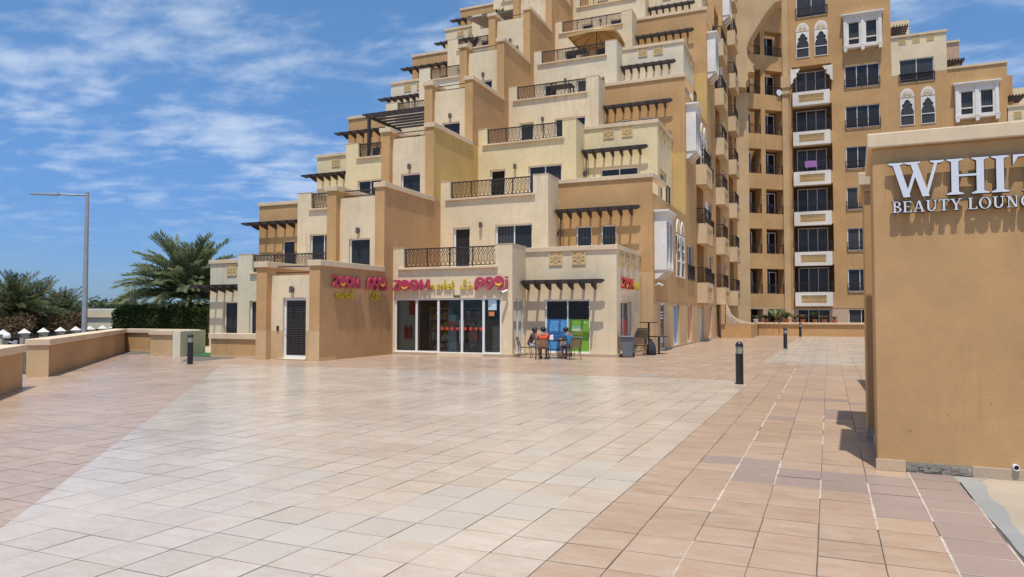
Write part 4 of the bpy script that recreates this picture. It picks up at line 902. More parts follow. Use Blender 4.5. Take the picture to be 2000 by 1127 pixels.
for i, (x, h_, r_, n_, m_, lb) in enumerate([(-2.9, .45, .6, 60, 'hedge_leaf', 'low bushy potted plant next to the white pot on the far planter wall'), (-2.2, 1.1, 1.0, 46, 'palm_leaf', 'tallest spiky potted palm on the far planter wall'), (-1.55, .7, .55, 40, 'pot_leaf', 'upright leafy potted plant between the palm and the tower pier'),
        (-1.0, .5, .6, 40, 'dry_leaf', 'dry reddish potted shrub in front of the tower pier'), (-.45, .5, .5, 44, 'dry_leaf', 'bushy brown potted shrub left of the far bollard'), (.35, .75, .45, 50, 'wood_leaf', 'dark upright potted plant just behind the far bollard'), (.95, .35, .4, 36, 'dry_leaf', 'small potted plant in terracotta right of the far bollard'), (1.6, .3, .35, 30, 'pot_leaf', 'last low potted plant at the right on the far planter wall')]):
    leaf_plant('potted_plant', lb, (x, 53.95 + .1 * (i % 2), .86 if i != 1 else .8), h_, r_, n_, m_, pot=True)

# ------------------------------------------------------------------ sign building at right
SB = thing('sign_building', 'plain tan kiosk block with a cream coping in the right foreground, carrying large white lettering', 'building', (.62, 8.16, 0))
MB().prism([(.62, 8.16), (9.0, 8.16), (9.0, 9.74), (.715, 9.74)], 2, -.02, 3.31).build('wall', 'tan_kiosk', SB, bevel=.015)
MB().prism([(.575, 8.105), (9.05, 8.105), (9.05, 9.79), (.665, 9.79)], 2, 3.31, 3.46).build('coping', 'coping', SB, bevel=.012)
MB().box(1.3, 9.0, 9.72, 18, -.02, 3.3, 'y').build('wall', 'tan', SB); 
MB().prism([(.675, 10.28), (1.6, 10.28), (1.6, 11.72), (.75, 11.72)], 2, -.02, 3.2).build('column', 'tan', SB, bevel=.012); MB().prism([(.61, 10.2), (1.66, 10.2), (1.66, 11.8), (.69, 11.8)], 2, 3.272, 3.44).build('column_cap', 'coping', SB, bevel=.012); MB().prism([(.645, 10.25), (1.62, 10.25), (1.62, 11.75), (.72, 11.75)], 2, 3.201, 3.271).build('column_cap', 'tan_light', SB)
sf_ = FB(8.16)
for i, (a, b) in enumerate([(.605, .875)]): MB(sf_).box(a, b, .001, .014, 0, .115).build('skirting_tile', 'tile_stucco', SB, bevel=.003)
MB(FR(.715, 9.74, -pi / 2 + math.atan(.095 / 1.58) * 1)).box(0, 1.58, .001, .014, 0, .115).build('skirting_tile', 'tile_stucco', SB)
MB().prism([(.66, 10.27), (.69, 10.27), (.765, 11.73), (.735, 11.73)], 2, 0, .1).build('skirting_tile', 'tile_stucco', SB); MB(FB(10.28)).box(.695, 1.3, .001, .014, 0, .1).build('skirting_tile', 'tile_stucco', SB)
rb = MB(sf_); rs = random.Random(2)
for i in range(46):
    x = .90 + .52 * rs.random(); z = .012 + .07 * rs.random(); r = rs.uniform(.012, .032); rb.box(x - r * 1.4, x + r * 1.4, -.0, rs.uniform(.004, .02), z - r * .6, z + r * .7)
rb.build('rubble', 'rubble', SB, kind='stuff'); MB(sf_).box(.876, 1.44, .0005, .003, 0, .10).build('bare_masonry', 'rubble', SB)
MB(sf_).box(1.27, 1.45, .004, .010, .02, .085).build('patch', 'plinth_stone', SB)
MB(sf_).box(1.445, 4.0, .001, .022, -.01, .105).build('skirting_block', 'plinth_stone', SB, bevel=.004)
pp = MB(sf_); ring(pp, 1.80, .125, .022, .030, -.02, .05, 18); pp.build('drain_pipe', 'letter_white', SB); q = MB(sf_); q.prism([(1.80 + .0225 * cos(2 * pi * k / 16), .125 + .0225 * sin(2 * pi * k / 16)) for k in range(16)], 1, .01, .012); q.build('pipe_mouth', 'black', SB)
for s_, z_ in ((.92, .42), (1.25, .6), (1.62, .72)): MB(sf_).prism([(s_ + .008 * cos(2 * pi * k / 8), z_ + .006 * sin(2 * pi * k / 8)) for k in range(8)], 1, .0005, .003).build('wall_hole', 'rubble', SB)
# serif lettering
def bar(x0, z0, x1, z1, w): return [(x0 - w / 2, z0), (x0 + w / 2, z0), (x1 + w / 2, z1), (x1 - w / 2, z1)]
def serif(x, z, up, w=.20, h=.045): 
    return [(x - w, z), (x + w, z), (x + w, z + h * up * .6), (x + w * .45, z + h * up * 1.7), (x - w * .45, z + h * up * 1.7), (x - w, z + h * up * .6)] if up > 0 else [(x - w, z - h * .6), (x - w * .45, z - h * 1.7), (x + w * .45, z - h * 1.7), (x + w, z - h * .6), (x + w, z), (x - w, z)]
def arc(cx_, cz, rx, rz, tx, tz, a0, a1, k=12):
    return [[(cx_ + rx * cos(t), cz + rz * sin(t)) for t in (p, q)] + [(cx_ + (rx - tx) * cos(t), cz + (rz - tz) * sin(t)) for t in (q, p)] for p, q in [(a0 + (a1 - a0) * i / k, a0 + (a1 - a0) * (i + 1) / k) for i in range(k)]]
T, t_ = .17, .06
def stem(x, w=T, a=0, b=1): return [bar(x, a, x, b, w), serif(x, a, 1) if a == 0 else None, serif(x, b, -1) if b == 1 else None]
GL = {'W': (1.34, [bar(.44, 0, .17, 1, T), bar(.44, 0, .66, .78, t_ + .02), bar(.90, 0, .60, 1, T), bar(.90, 0, 1.16, 1, t_ + .02), serif(.17, 1, -1), serif(.58, 1, -1), serif(1.17, 1, -1, .17)]),
      'H': (1.0, stem(.22) + stem(.80) + [[(.22, .50), (.80, .50), (.80, .56), (.22, .56)]]), 'I': (.44, stem(.22)),
      'T': (.90, stem(.45, b=.99) + [[(.04, .94), (.86, .94), (.86, 1), (.04, 1)], [(.04, .72), (.08, .80), (.14, .92), (.18, .95), (.04, .95)], [(.86, .72), (.86, .95), (.72, .95), (.76, .92), (.82, .80)]]),
      'E': (.82, stem(.22) + [[(.1, .94), (.74, .94), (.74, 1), (.1, 1)], [(.1, 0), (.78, 0), (.78, .06), (.1, .06)], [(.2, .48), (.58, .48), (.58, .54), (.2, .54)], [(.74, .78), (.74, .95), (.60, .95)], [(.78, .24), (.64, .05), (.78, .05)], [(.58, .38), (.58, .64), (.53, .54), (.53, .48)]]),
      'L': (.78, stem(.22) + [[(.1, 0), (.74, 0), (.74, .06), (.1, .06)], [(.74, .28), (.58, .05), (.74, .05)]]),
      'B': (.82, stem(.22) + arc(.36, .755, .36, .245, .16, .06, -pi / 2, pi / 2) + arc(.36, .265, .42, .265, .17, .06, -pi / 2, pi / 2) + [[(.2, .94), (.37, .94), (.37, 1), (.2, 1)], [(.2, .5), (.37, .5), (.37, .55), (.2, .55)], [(.2, 0), (.37, 0), (.37, .06), (.2, .06)]]),
      'A': (1.0, [bar(.16, 0, .48, 1, t_ + .02), bar(.82, 0, .50, 1, T), [(.27, .30), (.72, .30), (.70, .36), (.29, .36)], serif(.16, 0, 1, .16), serif(.82, 0, 1, .19)]),
      'U': (.98, [bar(.22, .3, .22, 1, T), bar(.78, .3, .78, 1, t_ + .02), serif(.22, 1, -1), serif(.78, 1, -1, .17)] + arc(.475, .33, .34, .34, .17, .08, pi, 2 * pi)),
      'Y': (.96, [bar(.48, 0, .48, .46, T), serif(.48, 0, 1), bar(.48, .44, .18, 1, T), bar(.50, .44, .78, 1, t_ + .02), serif(.18, 1, -1), serif(.79, 1, -1, .16)]),
      'O': (1.04, arc(.52, .5, .47, .52, .17, .05, 0, 2 * pi, 24)), 'N': (1.04, [bar(.22, 0, .22, 1, t_ + .02), bar(.80, 0, .80, 1, t_ + .02), bar(.78, 0, .22, 1, T), serif(.22, 0, 1, .16), serif(.80, 1, -1, .17), serif(.14, 1, -1, .12)]),
      'G': (1.06, arc(.52, .5, .47, .52, .17, .05, .75, 5.5, 20) + [bar(.80, .08, .80, .45, T), serif(.80, .45, -1, .19), [(.82, .72), (.86, .72), (.86, .98), (.80, .93)]])}
def serif_word(par, word, fr, s, z, h, n, gap, xs=1.0):
    for ch in word:
        if ch == ' ': s += .38 * h * xs; continue
        w, pcs = GL[ch]; m = MB(fr); e = MB(fr)
        for i, p in enumerate([q for q in pcs if q]):
            if sum(p[k][0] * p[(k + 1) % len(p)][1] - p[(k + 1) % len(p)][0] * p[k][1] for k in range(len(p))) < 0: p = p[::-1]
            P = [(s + x * h * xs, z + y * h) for x, y in p]; d = .00012 * i
            cxm = sum(a for a, _ in P) / len(P); czm = sum(b for _, b in P) / len(P)
            Q = [(a + (.006 if a > cxm else -.006), b + (.006 if b > czm else -.006)) for a, b in P]
            m.prism(P, 1, n + .032, n + .036 + d); e.prism(Q, 1, n + d, n + .0315 - d)
        L_ = e.build('letter', 'letter_edge', par); m.build('letter_face', 'letter_white', L_)
        s += w * h * xs + gap
WS = thing('wall_sign', 'raised white serif letters reading WHITE over BEAUTY LOUNGE on the tan kiosk', 'sign', (.78, 8.1, 2.6))
serif_word(WS, 'WHITE', sf_, .765, 2.775, .355, .035, .01, 1.03)
serif_word(WS, 'BEAUTY LOUNGE', sf_, .79, 2.622, .112, .035, .0045, .96)

# ------------------------------------------------------------------ pink and yellow shop signs
def rect(x0, x1, z0, z1): return [(x0, z0), (x1, z0), (x1, z1), (x0, z1)]
def disc(x, z, r, k=20): return [(x + r * cos(2 * pi * i / k), z + r * sin(2 * pi * i / k)) for i in range(k)]
def ringp(x, z, r, ri, k=20): return arc(x, z, r, r, r - ri, r - ri, 0, 2 * pi, k)
PINK = {'Z': (.84, [[(.04, .80), (.80, .80), (.80, 1), (.04, 1)], [(.0, 0), (.80, 0), (.84, .2), (.0, .2)], [(.0, .18), (.30, .18), (.82, .82), (.50, .82)]]),
        'S': (.96, [disc(.48, .5, .52)]), 'O': (1.06, ringp(.53, .5, .53, .22)),
        'M': (1.22, [[(0, 0), (.24, 0), (.34, 1), (.14, 1)], [(.98, 0), (1.22, 0), (1.14, 1), (.90, 1)], [(.30, 1), (.12, 1), (.50, .12), (.70, .12)], [(.94, 1), (1.12, 1), (.72, .12), (.52, .12)]]),
        'm': (1.0, ringp(.55, .62, .46, .19) + [[(.0, -.12), (.24, -.12), (.26, .7), (.06, .7)]]), 'w': (.92, ringp(.46, .62, .46, .19) + [[(.30, -.14), (.56, -.06), (.90, .55), (.55, .5)]]),
        'f': (.94, [disc(.46, .66, .48), [(.34, -.14), (.60, -.04), (.92, .6), (.55, .5)]]), 'z': (.36, [[(.14, .02), (.36, .02), (.36, .80), (.14, .80)], [(-.16, -.12), (.24, -.12), (.36, .05), (.0, .10)], [(.12, .90), (.36, .90), (.36, 1.06), (.12, 1.06)]])}
def blob_word(par, word, fr, s, z, h, m_, gap, n=.05, dpt=.075, tall=1.0):
    for ch in word:
        w, pcs = PINK[ch]; b = MB(fr)
        for i, p in enumerate(pcs):
            if sum(p[k][0] * p[(k + 1) % len(p)][1] - p[(k + 1) % len(p)][0] * p[k][1] for k in range(len(p))) < 0: p = p[::-1]
            b.prism([(s + x * h, z + y * h * tall) for x, y in p], 1, n - .0001 * i, n + dpt + .0002 * i)
        L_ = b.build('letter', m_, par)
        if ch in 'Sf':
            cz = z + (.5 if ch == 'S' else .66) * h * tall; cxm = s + .47 * h; sm = MB(fr)
            up = [(cxm + .36 * h * cos(t), cz - .06 * h + .34 * h * sin(t)) for t in [pi + pi * i / 12 for i in range(13)]]; lo = [(cxm + .36 * h * cos(t), cz - .06 * h + .17 * h * sin(t)) for t in [pi + pi * i / 12 for i in range(13)]]
            for i in range(12): sm.prism([up[i], up[i + 1], lo[i + 1], lo[i]], 1, n + dpt + .003, n + dpt + .010)
            sm.build('smile', 'smile', L_)
        s += w * h + gap
STROKES = {'m': (1.25, [[(.05, 0), (.12, .5), (.10, .1), (.3, .5), (.42, .42), (.42, .05), (.5, .35), (.7, .5), (.82, .4), (.85, .05), (1.0, .02)]]), 'a': (.75, [[(.55, .45), (.3, .5), (.08, .25), (.2, .02), (.45, .15), (.55, .45), (.52, .1), (.7, .02)]]), 'r': (.6, [[(.05, .0), (.12, .5), (.12, .2), (.3, .48), (.5, .44)]]),
           'k': (.7, [[(.1, 0), (.16, 1.0)], [(.55, .5), (.14, .22), (.4, .2), (.62, .0)]]), 'e': (.6, [[(.08, .26), (.5, .32), (.4, .5), (.2, .46), (.08, .22), (.25, .0), (.55, .1)]]), 't': (.55, [[(.25, .9), (.2, .2), (.3, .02), (.5, .08)], [(.0, .58), (.5, .62)]]),
           '1': (1.55, [[(1.5, .0), (1.42, .36), (1.3, .3), (1.38, .02), (1.2, .0), (1.16, .8)], [(1.02, .25), (.98, -.05), (.84, -.2)], [(.74, .78), (.42, .66), (.74, .42), (.70, .02), (.52, .0)], [(.52, .0), (.12, .0), (.05, .34)], [(.22, .40), (.24, .42)], [(.36, .42), (.38, .44)], [(.4, .86), (.74, 1.02)]])}
def script_word(par, word, fr, s, z, h, n=.05, r=.030, xs=1.0):
    for ch in word:
        w, sts = STROKES[ch]; b = MB(fr)
        for st_ in sts: b.tube([(s + x * h * xs, n, z + y * h) for x, y in st_], r, 6)
        b.build('letter', 'sign_yellow', par); s += w * h * xs
F_ = FB(23.7)
sg = thing('shop_sign', 'pink ZOOM and yellow market lettering in two scripts over the glazed shop entrance', 'sign', (-12.5, 23.6, 2.4))
blob_word(sg, 'ZSOM', F_, -15.03, 2.50, .40, 'pink', .004); script_word(sg, 'market', F_, -13.44, 2.52, .36, xs=.68); script_word(sg, '1', F_, -12.12, 2.53, .34, xs=1.02)
blob_word(sg, 'mwfz', F_, -11.50, 2.51, .42, 'pink', .0, tall=.98)
FL_ = FA(-15.1)
sg = thing('shop_sign', 'pink ZOOM lettering with yellow script below, on the shaded tan side wall', 'sign', (-15.1, 21.2, 2.3))
blob_word(sg, 'ZSOM', FL_, 19.8, 2.52, .385, 'pink', .004); script_word(sg, 'market', FL_, 19.98, 2.14, .32, xs=.72)
blob_word(sg, 'mwfz', FL_, 21.82, 2.52, .40, 'pink', .0); script_word(sg, '1', FL_, 22.12, 2.12, .32, xs=1.0)
FRr = FA(-6.45)
sg = thing('shop_sign', 'small red ZOOM lettering with yellow script on the cream corner side wall', 'sign', (-6.4, 27, 2.5))
blob_word(sg, 'ZSOM', FRr, 25.62, 2.53, .40, 'sign_red', .0); script_word(sg, 'market', FRr, 27.38, 2.56, .32, xs=.72)
def cctv(label, fr, s, n, z, d):
    t = thing('security_camera', label, 'camera', fr(s, n, z))
    f_ = lambda a, b, c: fr(s + a, n + b, z + c)
    m = MB(f_); m.tube([(-.10 * d, .30, -.07), (.06 * d, .12, .02)], .045, 10); m.tube([(.0, .18, .0), (.02, .04, -.03), (.02, 0, -.03)], .018, 6); m.build('housing', 'letter_white', t)
    q = MB(f_); q.tube([(-.12 * d, .325, -.082), (-.095 * d, .295, -.068)], .038, 10); q.build('lens', 'black', t); k = MB(f_); k.lathe([(.0, -.05), (.05, -.05), (.05, -.01), (0, -.01)], 0, .01, 10); k.build('mount', 'letter_white', t)
cctv('white bullet security camera just under the sign above the shop door', F_, -10.2, .0, 2.42, 1)
cctv('white bullet security camera on the tan corner of the long wall', AW, .35, .0, 2.82, -1)

# ------------------------------------------------------------------ parapets and low walls
def wall_run(name, label, pts, h, t, m_, base=True, cap='coping', z0=-.5, ch=.16, inn=None):
    """Low wall along 2D points (right-hand side of the run is its outer face)."""
    W_ = thing(name, label, 'wall', (pts[0][0], pts[0][1], 0))
    for i in range(len(pts) - 1):
        (x0, y0), (x1, y1) = pts[i], pts[i + 1]; L_ = math.hypot(x1 - x0, y1 - y0); fr = FR(x0, y0, atan2(y1 - y0, x1 - x0))
        MB(fr).box(0, L_, -t / 2, t / 2, z0, h - ch).build('wall', m_, W_)
        a = 2.4; k = max(1, round(L_ / a))
        for j in range(k): MB(fr).box(L_ * j / k + (.0015 if j else -.06), L_ * (j + 1) / k - (.0015 if j < k - 1 else -.06), -t / 2 - .06, t / 2 + .06, h - ch, h + .001 * i).build('coping', cap, W_, bevel=.01)
        if base: MB(fr).box(0, L_, t / 2, t / 2 + .012, 0, .09).build('skirting', 'tile_stucco', W_); 
    return W_
P0, P1 = (-17.9, 11.72), (-26.85, 21.05)
pw = wall_run('parapet_wall', 'long low tan parapet with cream coping running diagonally along the left edge of the plaza', [P0, (-26.85, 21.05)], .95, .42, 'tan_dark', base=False)
fr = FR(-17.9, 11.72, atan2(9.33, -8.95)); MB(fr).box(0, 12.5, -.222, -.21, 0, .10).build('skirting', 'tile_stucco', pw); MB(fr).box(-.025, .0, -.24, .24, -.3, .78).build('end_pier', 'tan_light', pw)
MB(fr).box(1.03, 1.07, -.216, -.2085, .1, .79).build('joint', 'cream', pw)
wall_run('parapet_wall', 'short far parapet section with a small end pier in front of the clipped hedge', [(-26.7, 21.2), (-22.9, 21.2)], .95, .42, 'tan'); 
wall_run('garden_pier', 'stubby tan wall end with cream coping beside the gap to the green turf', [(-22.95, 19.5), (-21.86, 19.5)], .95, .5, 'tan_light')
wall_run('parapet_wall', 'parapet end cut off by the left edge of the photo', [(-9.5, 3.6), (-15.75, 9.75)], .93, .42, 'tan_dark', base=False)
wall_run('garden_wall', 'low tan wall with cream coping left of the service door', [(-20.05, 19.5), (-17.83, 19.5)], .88, .3, 'tan', ch=.2)
gw = thing('garden_wall', 'greenish plastered garden wall behind the turf strip below the hedge', 'wall', (-24, 22, 0))
MB().prism([(-21.5, 19.3), (-22.36, 21.3), (-22.62, 21.19), (-21.78, 19.2)], 2, -.3, .93).build('wall', 'sage', gw); MB().box(-27.6, -21.9, 26.2, 26.5, -.3, 1.15).build('wall', 'sage', gw); MB().box(-27.6, -21.95, 26.15, 26.55, 1.15, 1.22).build('coping', 'cream_green', gw)

# ------------------------------------------------------------------ plaza furniture
def bollard():
    t = thing('bollard', '', 'bollard')
    MB().lathe([(.105, 0), (.105, .012), (.085, .015), (.085, .66), (.088, .662), (.088, .685), (.08, .69)], n=20).build('post', 'black_metal', t, smooth=False, world=False)
    MB().lathe([(.078, .689), (.078, .86), (.0, .862)], n=20).build('lens', 'green_lens', t, smooth=False, world=False)
    MB().lathe([(.03, .692), (.045, .72), (.02, .78), (.012, .80)], n=12).build('lamp', 'lamp_lens', t, world=False)
    c = MB().lathe([(.088, .853), (.09, .868), (.085, .90), (.065, .935), (.035, .955), (.0, .96)], n=20).build('cap', 'black_metal', t, smooth=True, world=False)
    b = MB()
    for i in range(3): a = 2 * pi * i / 3; b.tube([(.08 * cos(a), .08 * sin(a), .68), (.08 * cos(a), .08 * sin(a), .87)], .006, 5)
    b.build('lens_bar', 'black_metal', t, world=False)
    return t
B0 = bollard(); B0.location = (-1.48, 16.76, 0); B0['label'] = 'largest black bollard light, at the right corner of the pale tiles'; B0['group'] = 'black bollard lights on the plaza'
for loc, lb in (((-18.0, 16.55, 0), 'black bollard light at the left corner of the pale tiles near the turf gap'), ((-1.03, 34.3, 0), 'black bollard light on the edge of the second pale field, middle distance'), ((-.6, 52.2, 0), 'most distant black bollard light just in front of the far planter wall')):
    copy_tree(B0, loc, 0, lb)
def chair():
    t = thing('cafe_chair', '', 'chair'); r = .0125
    for x in (-.23, .23):
        MB().tube([(x, .22, .44), (x, .235, .22), (x * 1.04, .25, 0)], r, 6).build('leg', 'black_metal', t, world=False)
        MB().tube([(x, -.20, .44), (x, -.215, .25), (x * 1.04, -.28, 0)], r, 6).build('leg', 'black_metal', t, world=False)
    m = MB(); m.tube([(-.23, .22, .44), (.23, .22, .44), (.23, -.20, .44), (-.23, -.20, .44)], r, 6, closed=True); m.tube([(-.23, -.2, .44), (-.235, -.26, .66), (-.22, -.31, .86), (.22, -.31, .86), (.235, -.26, .66), (.23, -.2, .44)], r * 1.15, 6)
    m.tube([(-.22, .23, .2), (.22, .23, .2)], r * .7, 5); m.build('frame', 'black_metal', t, world=False)
    MB().box(-.215, .215, -.19, .21, .438, .448).build('seat', 'sling', t, world=False)
    b = MB(); b.add([(-.222, -.235, .50), (.222, -.235, .50), (.218, -.305, .845), (-.218, -.305, .845), (-.222, -.243, .50), (.222, -.243, .50), (.218, -.313, .845), (-.218, -.313, .845)], [(0, 1, 2, 3), (7, 6, 5, 4), (0, 4, 5, 1), (1, 5, 6, 2), (2, 6, 7, 3), (3, 7, 4, 0)])
    b.build('backrest', 'sling', t, world=False); return t
CH = chair(); CH.scale = (.94, .94, .85); CH.location = (-8.62, 23.12, 0); CH.rotation_euler.z = R(18); CH['label'] = 'cafe chair with its back to the camera, holding the person in orange'; CH['group'] = 'cafe chairs round the table'
for loc, rz, lb in (((-7.62, 23.38, 0), 48, 'rightmost cafe chair, holding the person in blue'), ((-9.50, 23.70, 0), -78, 'leftmost cafe chair, turned side-on to the table'), ((-8.28, 24.62, 0), 195, 'empty cafe chair on the wall side of the table')):
    copy_tree(CH, loc, R(rz), lb)
SC = [((-6.02, 26.55, 0), 'lowest and nearest of the cafe chairs stacked beside the bin'), ((-6.0, 26.68, .10), 'second cafe chair up in the stack beside the bin'), ((-5.98, 26.80, .20), 'third cafe chair up in the stack beside the bin'), ((-5.96, 26.92, .30), 'topmost cafe chair of the stack beside the bin')]
for i, (loc, lb) in enumerate(SC): copy_tree(CH, loc, R(20), lb, 'stacked cafe chairs')
tb = thing('cafe_table', 'round glass cafe table with black metal legs between the seated children', 'table', (-8.45, 23.85, 0))
MB().lathe([(0, .64), (.44, .64), (.45, .645), (.45, .652), (.44, .656), (0, .656)], n=28).build('tabletop', 'pane', tb, world=False)
m = MB(); m.tube([(.43 * cos(2 * pi * k / 20), .43 * sin(2 * pi * k / 20), .63) for k in range(20)], .014, 6, closed=True); m.tube([(.24 * cos(2 * pi * k / 16), .24 * sin(2 * pi * k / 16), .3) for k in range(16)], .009, 6, closed=True); m.build('table_frame', 'black_metal', tb, world=False)
for k in range(4): a = pi / 4 + pi / 2 * k; MB().tube([(.42 * cos(a), .42 * sin(a), .63), (.24 * cos(a), .24 * sin(a), .34), (.36 * cos(a), .36 * sin(a), 0)], .013, 6).build('leg', 'black_metal', tb, world=False)
m = MB(); m.box(-.07, .07, -.05, .05, 0, .012); m.add([(-.07, -.05, 0), (.07, -.05, 0), (.07, .05, 0), (-.07, .05, 0), (-.05, -.02, .16), (.06, -.02, .15), (.05, .03, .17), (-.06, .03, .15)], [(0, 1, 5, 4), (1, 2, 6, 5), (2, 3, 7, 6), (3, 0, 4, 7), (4, 5, 6, 7)])
bg_ = m.build('paper_bag', 'tv_white'); bg_.location = (-8.55, 23.9, .658); tag(bg_, 'small white paper bag standing on the round table', 'bag')
wb = thing('wheelie_bin', 'grey plastic wheelie bin with its lid shut at the corner of the cream wall', 'bin', (-6.13, 25.36, 0), R(8)); wb.scale = (.88, .88, .86)
m = MB(); m.add([(-.20, -.22, .04), (.20, -.22, .04), (.20, .22, .04), (-.20, .22, .04), (-.26, -.28, .82), (.26, -.28, .82), (.26, .28, .82), (-.26, .28, .82)], [(3, 2, 1, 0), (0, 1, 5, 4), (1, 2, 6, 5), (2, 3, 7, 6), (3, 0, 4, 7), (4, 5, 6, 7)]); m.box(-.28, .28, -.30, .30, .80, .845); m.build('body', 'bin_grey', wb, world=False, bevel=.012)
m = MB(); m.prism([(-.33, .85), (.32, .85), (.31, .885), (.2, .91), (-.2, .915), (-.32, .885)], 0, -.29, .29); m.build('lid', 'bin_lid', wb, world=False, bevel=.008)
m = MB(); m.tube([(-.22, .33, .87), (.22, .33, .87)], .016, 8); m.build('handle', 'bin_lid', wb, world=False)
for x in (-.235, .235): m = MB(lambda a, b, c, x=x: (x + c, .2 + a, .085 + b)); m.lathe([(.03, -.025), (.085, -.025), (.085, .025), (.03, .025)], n=16); m.build('wheel', 'black', wb, world=False)
for lb, loc, h, r in (('tall black pedestal table with a thin round top behind the stacked chairs', (-5.86, 27.75, 0), 1.26, .36), ('lower black pedestal table beside the long tan wall', (-5.50, 27.95, 0), .70, .36)):
    pt = thing('pedestal_table', lb, 'table', loc, 0, 'pedestal tables by the wall')
    MB().lathe([(0, h - .03), (r, h - .03), (r + .005, h - .015), (r, h), (0, h)], n=26).build('tabletop', 'timber', pt, world=False)
    MB().lathe([(.04, .03), (.04, h - .031)], n=12).build('column', 'black_metal', pt, world=False); MB().lathe([(0, 0), (.24, 0), (.24, .015), (.06, .035), (0, .035)], n=22).build('base', 'black_metal', pt, world=False)
sk = MB(); rs = random.Random(4)
sk.lathe([(.0, 0), (.17, .0), (.20, .1), (.17, .35), (.10, .50), (.04, .56), (.06, .62), (.0, .63)], n=12); o = sk.build('rubbish_sack', 'dark_cloth', smooth=True); o.location = (-5.62, 27.05, 0); tag(o, 'dark tied sack on the ground beside the stacked chairs', 'sack')

# people: three children seated round the table
def skin_mesh(name, pts, edges, material, parent, sub=2):
    me = bpy.data.meshes.new(name); me.from_pydata([p[:3] for p in pts], edges, []); me.update(); me.materials.append(MATS[material])
    o = bpy.data.objects.new(name, me); COL.objects.link(o); o.parent = parent
    sk_ = o.modifiers.new('skin', 'SKIN'); sk_.use_smooth_shade = True
    for i, p in enumerate(pts):
        r = p[3]; r = r if isinstance(r, tuple) else (r, r); me.skin_vertices[0].data[i].radius = r; me.skin_vertices[0].data[i].use_root = (i == 0)
    sb = o.modifiers.new('sub', 'SUBSURF'); sb.levels = sub; sb.render_levels = sub
    return o
def seated_child(label, loc, rz, shirt, shorts, lean=.12, k=.90, reach=.30, headdrop=.0):
    """Faces local +Y, seat at z = .45; head about a fifth of the seated height."""
    t = thing('person', label, 'person', loc, R(rz)); z0 = .41
    ch = (0, lean * .75, z0 + .37 * k); nk = (0, lean * 1.05, z0 + .48 * k); hd = (0, lean * 1.25 + .02, z0 + .60 * k - headdrop)
    P = [(0, -.02, z0 + .02, (.115, .09)), (0, lean * .35, z0 + .18 * k, (.105, .08)), (*ch, (.115, .085)), (*nk, (.042, .042)), (hd[0], hd[1], hd[2] - .055, (.055, .065)), (*hd, (.078, .088)), (hd[0], hd[1] - .005, hd[2] + .065, (.062, .072))]
    E_ = [(0, 1), (1, 2), (2, 3), (3, 4), (4, 5), (5, 6)]
    for sg in (-1, 1):
        b = len(P)
        P += [(sg * .145, ch[1], ch[2] + .03, .042), (sg * .19, ch[1] + .10, ch[2] - .16, .034), (sg * .12, ch[1] + reach, z0 + .27, .028), (sg * .10, ch[1] + reach + .07, z0 + .275, (.03, .016)), (sg * .095, ch[1] + reach + .12, z0 + .272, (.024, .013))]
        E_ += [(2, b), (b, b + 1), (b + 1, b + 2), (b + 2, b + 3), (b + 3, b + 4)]
        hx, hy, hz = sg * .10, ch[1] + reach + .12, z0 + .272
        for f_ in range(4):
            c = len(P); fx = hx + (f_ - 1.5) * .016; P += [(fx, hy + .03, hz - .003, .0085), (fx, hy + .055 + .006 * (f_ in (1, 2)), hz - .012, .007)]; E_ += [(b + 4, c), (c, c + 1)]
        c = len(P); P += [(hx - sg * .035, hy + .005, hz, .009), (hx - sg * .045, hy + .03, hz - .006, .008)]; E_ += [(b + 3, c), (c, c + 1)]
        b = len(P)
        P += [(sg * .08, .06, z0 + .03, .075), (sg * .10, .34, z0 + .02, .055), (sg * .10, .37, z0 - .20, .045), (sg * .10, .35, .085, .030), (sg * .10, .37, .045, (.035, .03)), (sg * .105, .46, .03, (.035, .022))]
        E_ += [(0, b)] + [(b + i, b + i + 1) for i in range(5)]
    skin_mesh('body', P, E_, 'skin', t)
    S_ = [(0, -.02, z0 + .01, (.135, .108)), (0, lean * .35, z0 + .18 * k, (.125, .10)), (ch[0], ch[1], ch[2] - .01, (.135, .10)), (nk[0], nk[1] - .005, nk[2] - .045, (.062, .058))]; SE = [(0, 1), (1, 2), (2, 3)]
    for sg in (-1, 1): b = len(S_); S_ += [(sg * .15, ch[1], ch[2] + .028, .056), (sg * .185, ch[1] + .075, ch[2] - .10, .052)]; SE += [(2, b), (b, b + 1)]
    skin_mesh('shirt', S_, SE, shirt, t)
    H_ = [(0, 0, z0 + .02, (.13, .09))]; HE = []
    for sg in (-1, 1): b = len(H_); H_ += [(sg * .085, .10, z0 + .035, .088), (sg * .10, .33, z0 + .02, .070)]; HE += [(0, b), (b, b + 1)]
    skin_mesh('shorts', H_, HE, shorts, t)
    for sg in (-1, 1): skin_mesh('shoe', [(sg * .10, .345, .05, .042), (sg * .102, .42, .036, (.042, .032)), (sg * .105, .49, .03, (.038, .026))], [(0, 1), (1, 2)], 'black', t, 1)
    # hair cap, ears, eyes, nose and mouth
    bm = bmesh.new(); bmesh.ops.create_uvsphere(bm, u_segments=18, v_segments=12, radius=1.0)
    for v in bm.verts:
        front = v.co.y > .25 and v.co.z < .45
        v.co = Vector((v.co.x * .098, v.co.y * .108 - .012, v.co.z * .10 + .03)); 
        if front: v.co.y = min(v.co.y, .05); 
        if v.co.z < -.035: v.co.z = -.035; v.co.x *= .9
    me = bpy.data.meshes.new('hair'); bm.to_mesh(me); bm.free(); me.materials.append(MATS['hair']); me.polygons.foreach_set('use_smooth', [True] * len(me.polygons))
    h = bpy.data.objects.new('hair', me); COL.objects.link(h); h.parent = t; h.location = hd; h.rotation_euler.x = -.12
